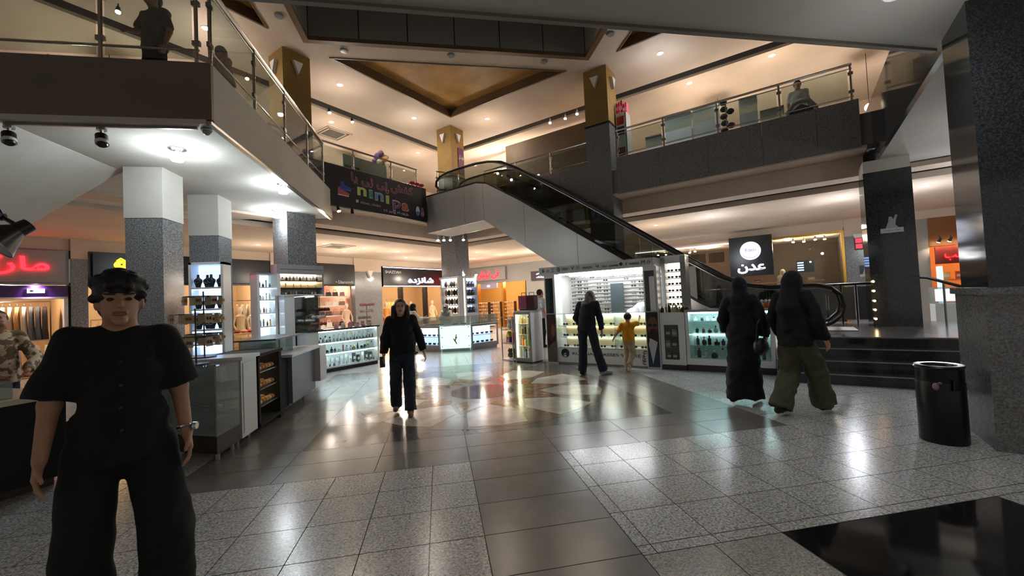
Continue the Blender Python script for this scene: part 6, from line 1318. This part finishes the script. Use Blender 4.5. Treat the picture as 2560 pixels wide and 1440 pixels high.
ph = thing('phone', 'pale mobile phone in the hand of the woman in the black jacket', 'phone', wp((-.54, 5.95, 0), hd_to(.1, -1), (.28*s, .115*s, .80*s)), hd_to(.1, -1)); MB().box(-.035, -.005, -.075, .035, .005, .075).build('case', cmat('#8d9094', .2), ph); MB().box(-.03, .005, -.07, .03, .0062, .07).build('screen', BLACK, ph)

# --- shopper in the white blouse at the round counter (profile, reaching over it)
s = .91; lk_ = (-.1, -.25)
J = joints(s, chs=(0, .03, 1.27), nck=(0, .05, 1.43), hd=(0, .09, 1.58), elr=(.2, .2, 1.18), wrr=(.15, .44, 1.2), ell=(-.2, .18, 1.18), wrl=(-.12, .42, 1.22), knr=(.1, .04, .49), anr=(.1, -.1, .085), knl=(-.1, .03, .49), anl=(-.1, .02, .085), shr=(.17, .03, 1.395), shl=(-.17, .03, 1.395))
person('shopper with dark bobbed hair in a white blouse leaning on the round counter', (-.84, 12.9, 0), hd_to(.9, .3), s, J, SKIN2, [
    ('hair', hair_cap(J, s, lk_, 1.08)+[('c', hp(J, s, lk_, 0, -.06, 0), hp(J, s, lk_, 0, -.05, -.14), .09*s, .085*s, .03)], BLKC, .011), ('blouse', top_prims(J, s, .035, J['pel']-v3(0, 0, .03)*s, .75, 1.15), cloth('blouse', '#d8cfc2', '#c9bfb0'), .012),
    ('trousers', leg_prims(J, s, .09, .07, .095), BLKC, .012), ('shoe', shoe_prims(J, s, 'r'), BLKC, .012), ('shoe', shoe_prims(J, s, 'l'), BLKC, .012)], lk_, True, .011)
sb = thing('shoulder_bag', 'black shoulder bag at the hip of the white blouse shopper', 'bag', wp((-.84, 12.9, 0), hd_to(.9, .3), (-.02, -.2, .78)), hd_to(.9, .3)); MB().box(-.11, -.03, -.12, .11, .03, .1).build('pouch', cmat('#151517', .6), sb); MB().tube([(-.08, 0, .1), (-.03, .05, .42), (.03, .05, .42), (.08, 0, .1)], .008, 6).build('strap', cmat('#151517', .6), sb)
# seller behind it
s = .88; lk_ = (0, -.35); J = joints(s, ell=(-.25, .1, 1.15), wrl=(-.12, .3, 1.14), elr=(.25, .1, 1.15), wrr=(.1, .3, 1.14))
person('seller in a grey headscarf and dark mask behind the round jewellery counter', (.22, 13.78, 0), hd_to(-.4, -1), s, J, SKIN2, [('headscarf', hijab(J, s, lk_, .17), cloth('grey_scarf', '#8d8a88', '#6f6c6a'), .012), ('mask', [('e', hp(J, s, lk_, 0, .06, -.05), (.06*s, .05*s, .05*s), .01)], cmat('#33353a', .8), .011), ('coat', top_prims(J, s, .03, J['pel']-v3(0, 0, .3)*s, .95, 1.2), cloth('cream_coat', '#d2c6b0', '#c4b79f'), .013)], lk_, True, .012)

# --- person in navy at the eyewear kiosk, head bent
s = 1.0; lk_ = (0, -.75)
J = joints(s, wst=(0, .04, 1.06), chs=(0, .12, 1.24), nck=(0, .2, 1.38), hd=(.02, .28, 1.50), shr=(.17, .15, 1.36), shl=(-.17, .15, 1.36), elr=(.23, .13, 1.09), wrr=(.24, .18, .84), ell=(-.25, .14, 1.1), wrl=(-.18, .24, .92), knr=(.16, .05, .48), anr=(.27, .08, .085), knl=(-.1, .02, .49), anl=(-.12, -.02, .085), dir_r=(.8, .5, 0), dir_l=(0, 1, 0))
sc_ = [('e', hp(J, s, lk_, 0, -.02, .03), (.1*s, .12*s, .12*s), .02, rotm(*lk_)), ('c', hp(J, s, lk_, 0, -.03, -.06), J['nck']+v3(0, -.03, -.04), .095*s, .12*s, .05), ('c', J['nck']+v3(-.06, -.08, -.02), J['nck']+v3(-.12, -.1, -.26), .07, .045, .04), ('-e', hp(J, s, lk_, 0, .14, -.02), (.055, .07, .08), .012, rotm(*lk_))]
person('person in a dark navy suit and grey striped headscarf bending over the eyewear counter', (2.80, 7.58, 0), hd_to(.62, .78), s, J, SKIN, [
    ('headscarf', sc_, mat('scarf_stripe', '#8d8880', '#5c5850', scale=14, rough=.9, lo=.45, hi=.55), .011), ('jacket', top_prims(J, s, .03, J['pel']-v3(0, 0, .1), .95, 1.12, 1.0, (.065, .062)), NAVY, .012),
    ('trousers', leg_prims(J, s, .095, .08, .085), cloth('navy_trousers', '#141a26', '#1b2230'), .012), ('shoe', shoe_prims(J, s, 'r'), cloth('white_shoe', '#b9b8b4', '#8a8986'), .01), ('shoe', shoe_prims(J, s, 'l'), BLKC, .01)], lk_, False, .010)
# --- the child in yellow
s = 1.12/1.7; lk_ = (.2, .0)
J = joints(s, hd=(0, .03, 1.6), nck=(0, 0, 1.42), shr=(.17, 0, 1.38), shl=(-.17, 0, 1.38), elr=(.26, .18, 1.42), wrr=(.22, .38, 1.55), ell=(-.3, -.1, 1.14), wrl=(-.44, -.04, .98), knr=(.1, .02, .49), anr=(.12, -.3, .22), knl=(-.09, .08, .49), anl=(-.1, .02, .085), dir_r=(0, .3, -1), dir_l=(0, 1, 0))
sk = shoe_prims(J, s, 'l', .055)
person('child in a yellow T-shirt and khaki trousers pointing at the eyewear counter', (3.72, 7.72, 0), hd_to(.75, .66), s, J, SKIN, [
    ('hair', [('e', hp(J, s*1.2, lk_, 0, -.012, .03), (.098*s*1.2, .105*s*1.2, .1*s*1.2), .02, rotm(*lk_)), ('-e', hp(J, s*1.2, lk_, 0, .14, -.04), (.07*s*1.2, .08*s*1.2, .1*s*1.2), .015, rotm(*lk_))], mat('hair_child', '#1c1410', '#2a1f18', scale=60, rough=.7), .009),
    ('t_shirt', top_prims(J, s, .04, J['pel']-v3(0, 0, .06)*s, .42, 1.12, 1.0, (.075, .085)), cloth('yellow', '#e09a12', '#d08a08'), .009), ('trousers', leg_prims(J, s, .1, .09, .085, .13), cloth('khaki', '#b39f80', '#a08c6e'), .009),
    ('shoe', sk, cloth('tan_shoe', '#c9bca4', '#a8987e'), .008), ('shoe', [('c', J['anr']+v3(0, .02, .03)*s, J['anr']+v3(0, -.06, -.16)*s, .05*s, .045*s, .03)], cloth('tan_shoe', '#c9bca4'), .008)], lk_, False, .008)

# --- two women walking away to the right
s = 1.66/1.7; lk_ = (-.1, -.1); J = joints(s, ell=(-.26, .04, 1.13), wrl=(-.27, .16, .95), elr=(.25, .03, 1.13), wrr=(.24, .15, .93), knr=(.09, .06, .49), anr=(.09, .1, .1), knl=(-.09, .0, .49), anl=(-.08, -.2, .12))
ab = [('c', J['shl']+v3(.03, 0, -.02)*s, J['shr']+v3(-.03, 0, -.02)*s, .07*s, .07*s, .04), ('c', J['chs'], J['wst'], .15*s, .145*s, .05, .78), ('c', J['wst'], J['pel'], .145*s, .175*s, .05, .8), ('c', J['pel'], v3(0, -.02, .1)*s, .175*s, .23*s, .06, .8), ('c', v3(-.05, -.1, .4)*s, v3(-.06, -.2, .1)*s, .13*s, .11*s, .06), ('cut', v3(0, 0, .09)*s, v3(0, 0, -1), .6)]
for q in 'rl': ab += [('c', J['sh'+q], J['el'+q], .068*s, .075*s, .04), ('c', J['el'+q], J['wr'+q], .075*s, .07*s, .03), ('cut', J['wr'+q], unit(J['wr'+q]-J['el'+q]), .085*s)]
ab += [('wob', .007, .2)]
person('woman in a full length black abaya and dark headscarf walking beside her friend', (3.97, 4.86, 0), hd_to(.85, .5), s, J, SKIN2, [('abaya', ab, BLKC, .013), ('headscarf', hijab(J, s, lk_, .2), cloth('ink_scarf', '#0d0f18', '#141724'), .011), ('shoe', shoe_prims(J, s, 'r', .04), BLKC, .01), ('shoe', shoe_prims(J, s, 'l', .04), BLKC, .01)], lk_, True, .010)
s = 1.69/1.7; lk_ = (.15, .0); J = joints(s, ell=(-.25, .0, 1.13), wrl=(-.26, .12, .92), elr=(.25, .0, 1.13), wrr=(.27, .1, .9), knr=(.1, .2, .5), anr=(.1, .3, .1), knl=(-.1, .02, .49), anl=(-.1, -.22, .1), dir_r=(0, 1, 0), dir_l=(0, 1, 0))
coat = top_prims(J, s, .04, J['pel']-v3(0, 0, .12)*s, .97, 1.15, 1.05, (.07, .072), .007)
veil = [('e', hp(J, s, lk_, 0, -.03, .015), (.1*s, .12*s, .12*s), .02, rotm(*lk_)), ('c', hp(J, s, lk_, 0, -.05, -.04), J['chs']+v3(0, -.07, 0)*s, .1*s, .13*s, .05), ('c', J['chs']+v3(0, -.07, 0)*s, J['wst']+v3(0, -.1, -.02)*s, .13*s, .09*s, .05), ('-e', hp(J, s, lk_, 0, .13, -.01), (.055*s, .06*s, .08*s), .012, rotm(*lk_))]
person('woman in a black coat with wide olive trousers walking beside the abaya', (4.16, 4.22, 0), hd_to(.95, .25), s, J, SKIN2, [('coat', coat, BLKC, .012), ('veil', veil, cloth('black_veil', '#09090b', '#0f0f12'), .012), ('trousers', leg_prims(J, s, .105, .11, .125, .13, .02, .008), cloth('olive', '#55543f', '#4a4936', 25), .012), ('shoe', shoe_prims(J, s, 'r', .04), cloth('olive_shoe', '#2a2822'), .01), ('shoe', shoe_prims(J, s, 'l', .04), cloth('olive_shoe', '#2a2822'), .01)], lk_, True, .010)
hb_ = thing('handbag', 'black handbag hanging between the two walking women', 'bag', (3.95, 4.52, .80), .4); MB().ball((0, 0, -.02), (.14, .07, .11), 12, 8).build('pouch', cmat('#0e0e10', .5), hb_, smooth=True); MB().tube([(-.1, 0, .06), (-.06, 0, .26), (0, 0, .32), (.06, 0, .26), (.1, 0, .06)], .009, 6).build('strap', cmat('#0e0e10', .5), hb_)

# --- people further off
def bystander(label, loc, h, head, top, topc, legc, hairm, look=(0, 0), fem=False, scarf=None, **kw):
    s = h/1.7; J = joints(s, **kw); L = [('top', top_prims(J, s, .035, J['pel']-v3(0, 0, .08)*s, top, 1.12), topc, .014), ('trousers', leg_prims(J, s), legc, .014), ('shoe', shoe_prims(J, s, 'r'), BLKC, .012), ('shoe', shoe_prims(J, s, 'l'), BLKC, .012)]
    L.append(('headscarf', hijab(J, s, look), scarf, .013) if scarf else ('hair', hair_cap(J, s, look, 1.05), hairm, .012))
    return person(label, loc, hd_to(*head), s, J, SKIN, L, look, fem, .013)
HB = MATS['hair_black']
lean = dict(pel=(0, 0, .92), wst=(.0, .12, 1.02), chs=(0, .30, 1.14), nck=(0, .44, 1.18), hd=(0, .56, 1.22), shr=(.17, .36, 1.2), shl=(-.17, .36, 1.2), elr=(.25, .34, .98), wrr=(.1, .5, .9+.3), ell=(-.32, .34, 1.3), wrl=(-.22, .5, 1.2))
q_ = wp(KL, KR, (-3.2, .74, 0)); bystander('kiosk seller in a white striped shirt bending over the eyewear counter', q_, 1.72, (S2+.2, -S2+.2), .42, cloth('white_stripe', '#d6d8dc', '#b4bac6', 60), NAVY, HB, (0, -.3), **lean)
bystander('dark haired man in a white shirt standing behind the suitcases', (3.12, 12.5, 0), 1.80, (.9, .3), .42, cloth('white_shirt', '#c9d0d8', '#bcc4ce'), NAVY, HB)
bystander('shop keeper in a dark T-shirt inside the clothes shop with the red sign', wp(WA_[0], RA, (.7, .35, .025)), 1.68, (.6, -.7), .42, BLKC, NAVY, HB, (0, -.3))
camo = mat('camouflage', '#c9b494', '#6a5844', scale=14, rough=.9, lo=.47, hi=.53)
bystander('person in a camouflage jacket behind the dark counter', (-4.86, 5.5, 0), 1.66, (.8, -.5), .95, camo, DENIM, HB, (0, -.5), elr=(.26, .16, 1.12), wrr=(.12, .36, 1.0), ell=(-.26, .16, 1.12), wrl=(-.12, .36, 1.0))
bystander('man in a grey shirt and black trousers standing on the walkway', (-4.05, 6.85, 4.62), 1.76, (-.3, -.9), .42, cloth('grey_shirt', '#77706a', '#686059'), BLKC, HB, (0, -.2), elr=(.26, .04, 1.16), wrr=(.22, .22, 1.05))
bystander('woman in a grey blue coat and headscarf on the walkway', (-3.62, 7.85, 4.62), 1.6, (.4, .9), .95, cloth('slate_coat', '#6a6c7a', '#5a5c6a'), NAVY, HB, (0, 0), True, cloth('taupe_scarf', '#6a625a', '#5c544c'))
bystander('dark haired person in a white top behind the balcony railing', fb(17.6, .3, 0, Z1), 1.62, (-.6, -.7), .42, cloth('white_top', '#cfc8be', '#c0b8ad'), NAVY, HB)
bystander('cafe visitor with a light scarf inside the cafe window', wp(WB_[0], RB, (-.42, 1.3, .61)), 1.66, (-.9, -.4), .95, cloth('pale_coat', '#b9a894', '#a8967f'), NAVY, HB, (0, 0), True, cloth('ivory_scarf', '#d2bf9e', '#c2ae8c'))
bystander('seated seller with dark hair inside the clothes shop with the white neon sign', wp(WA_[0], RA, (15.1, .5, .02)), 1.5, (.2, -.9), .95, BLKC, NAVY, HB, (0, -.3), True)
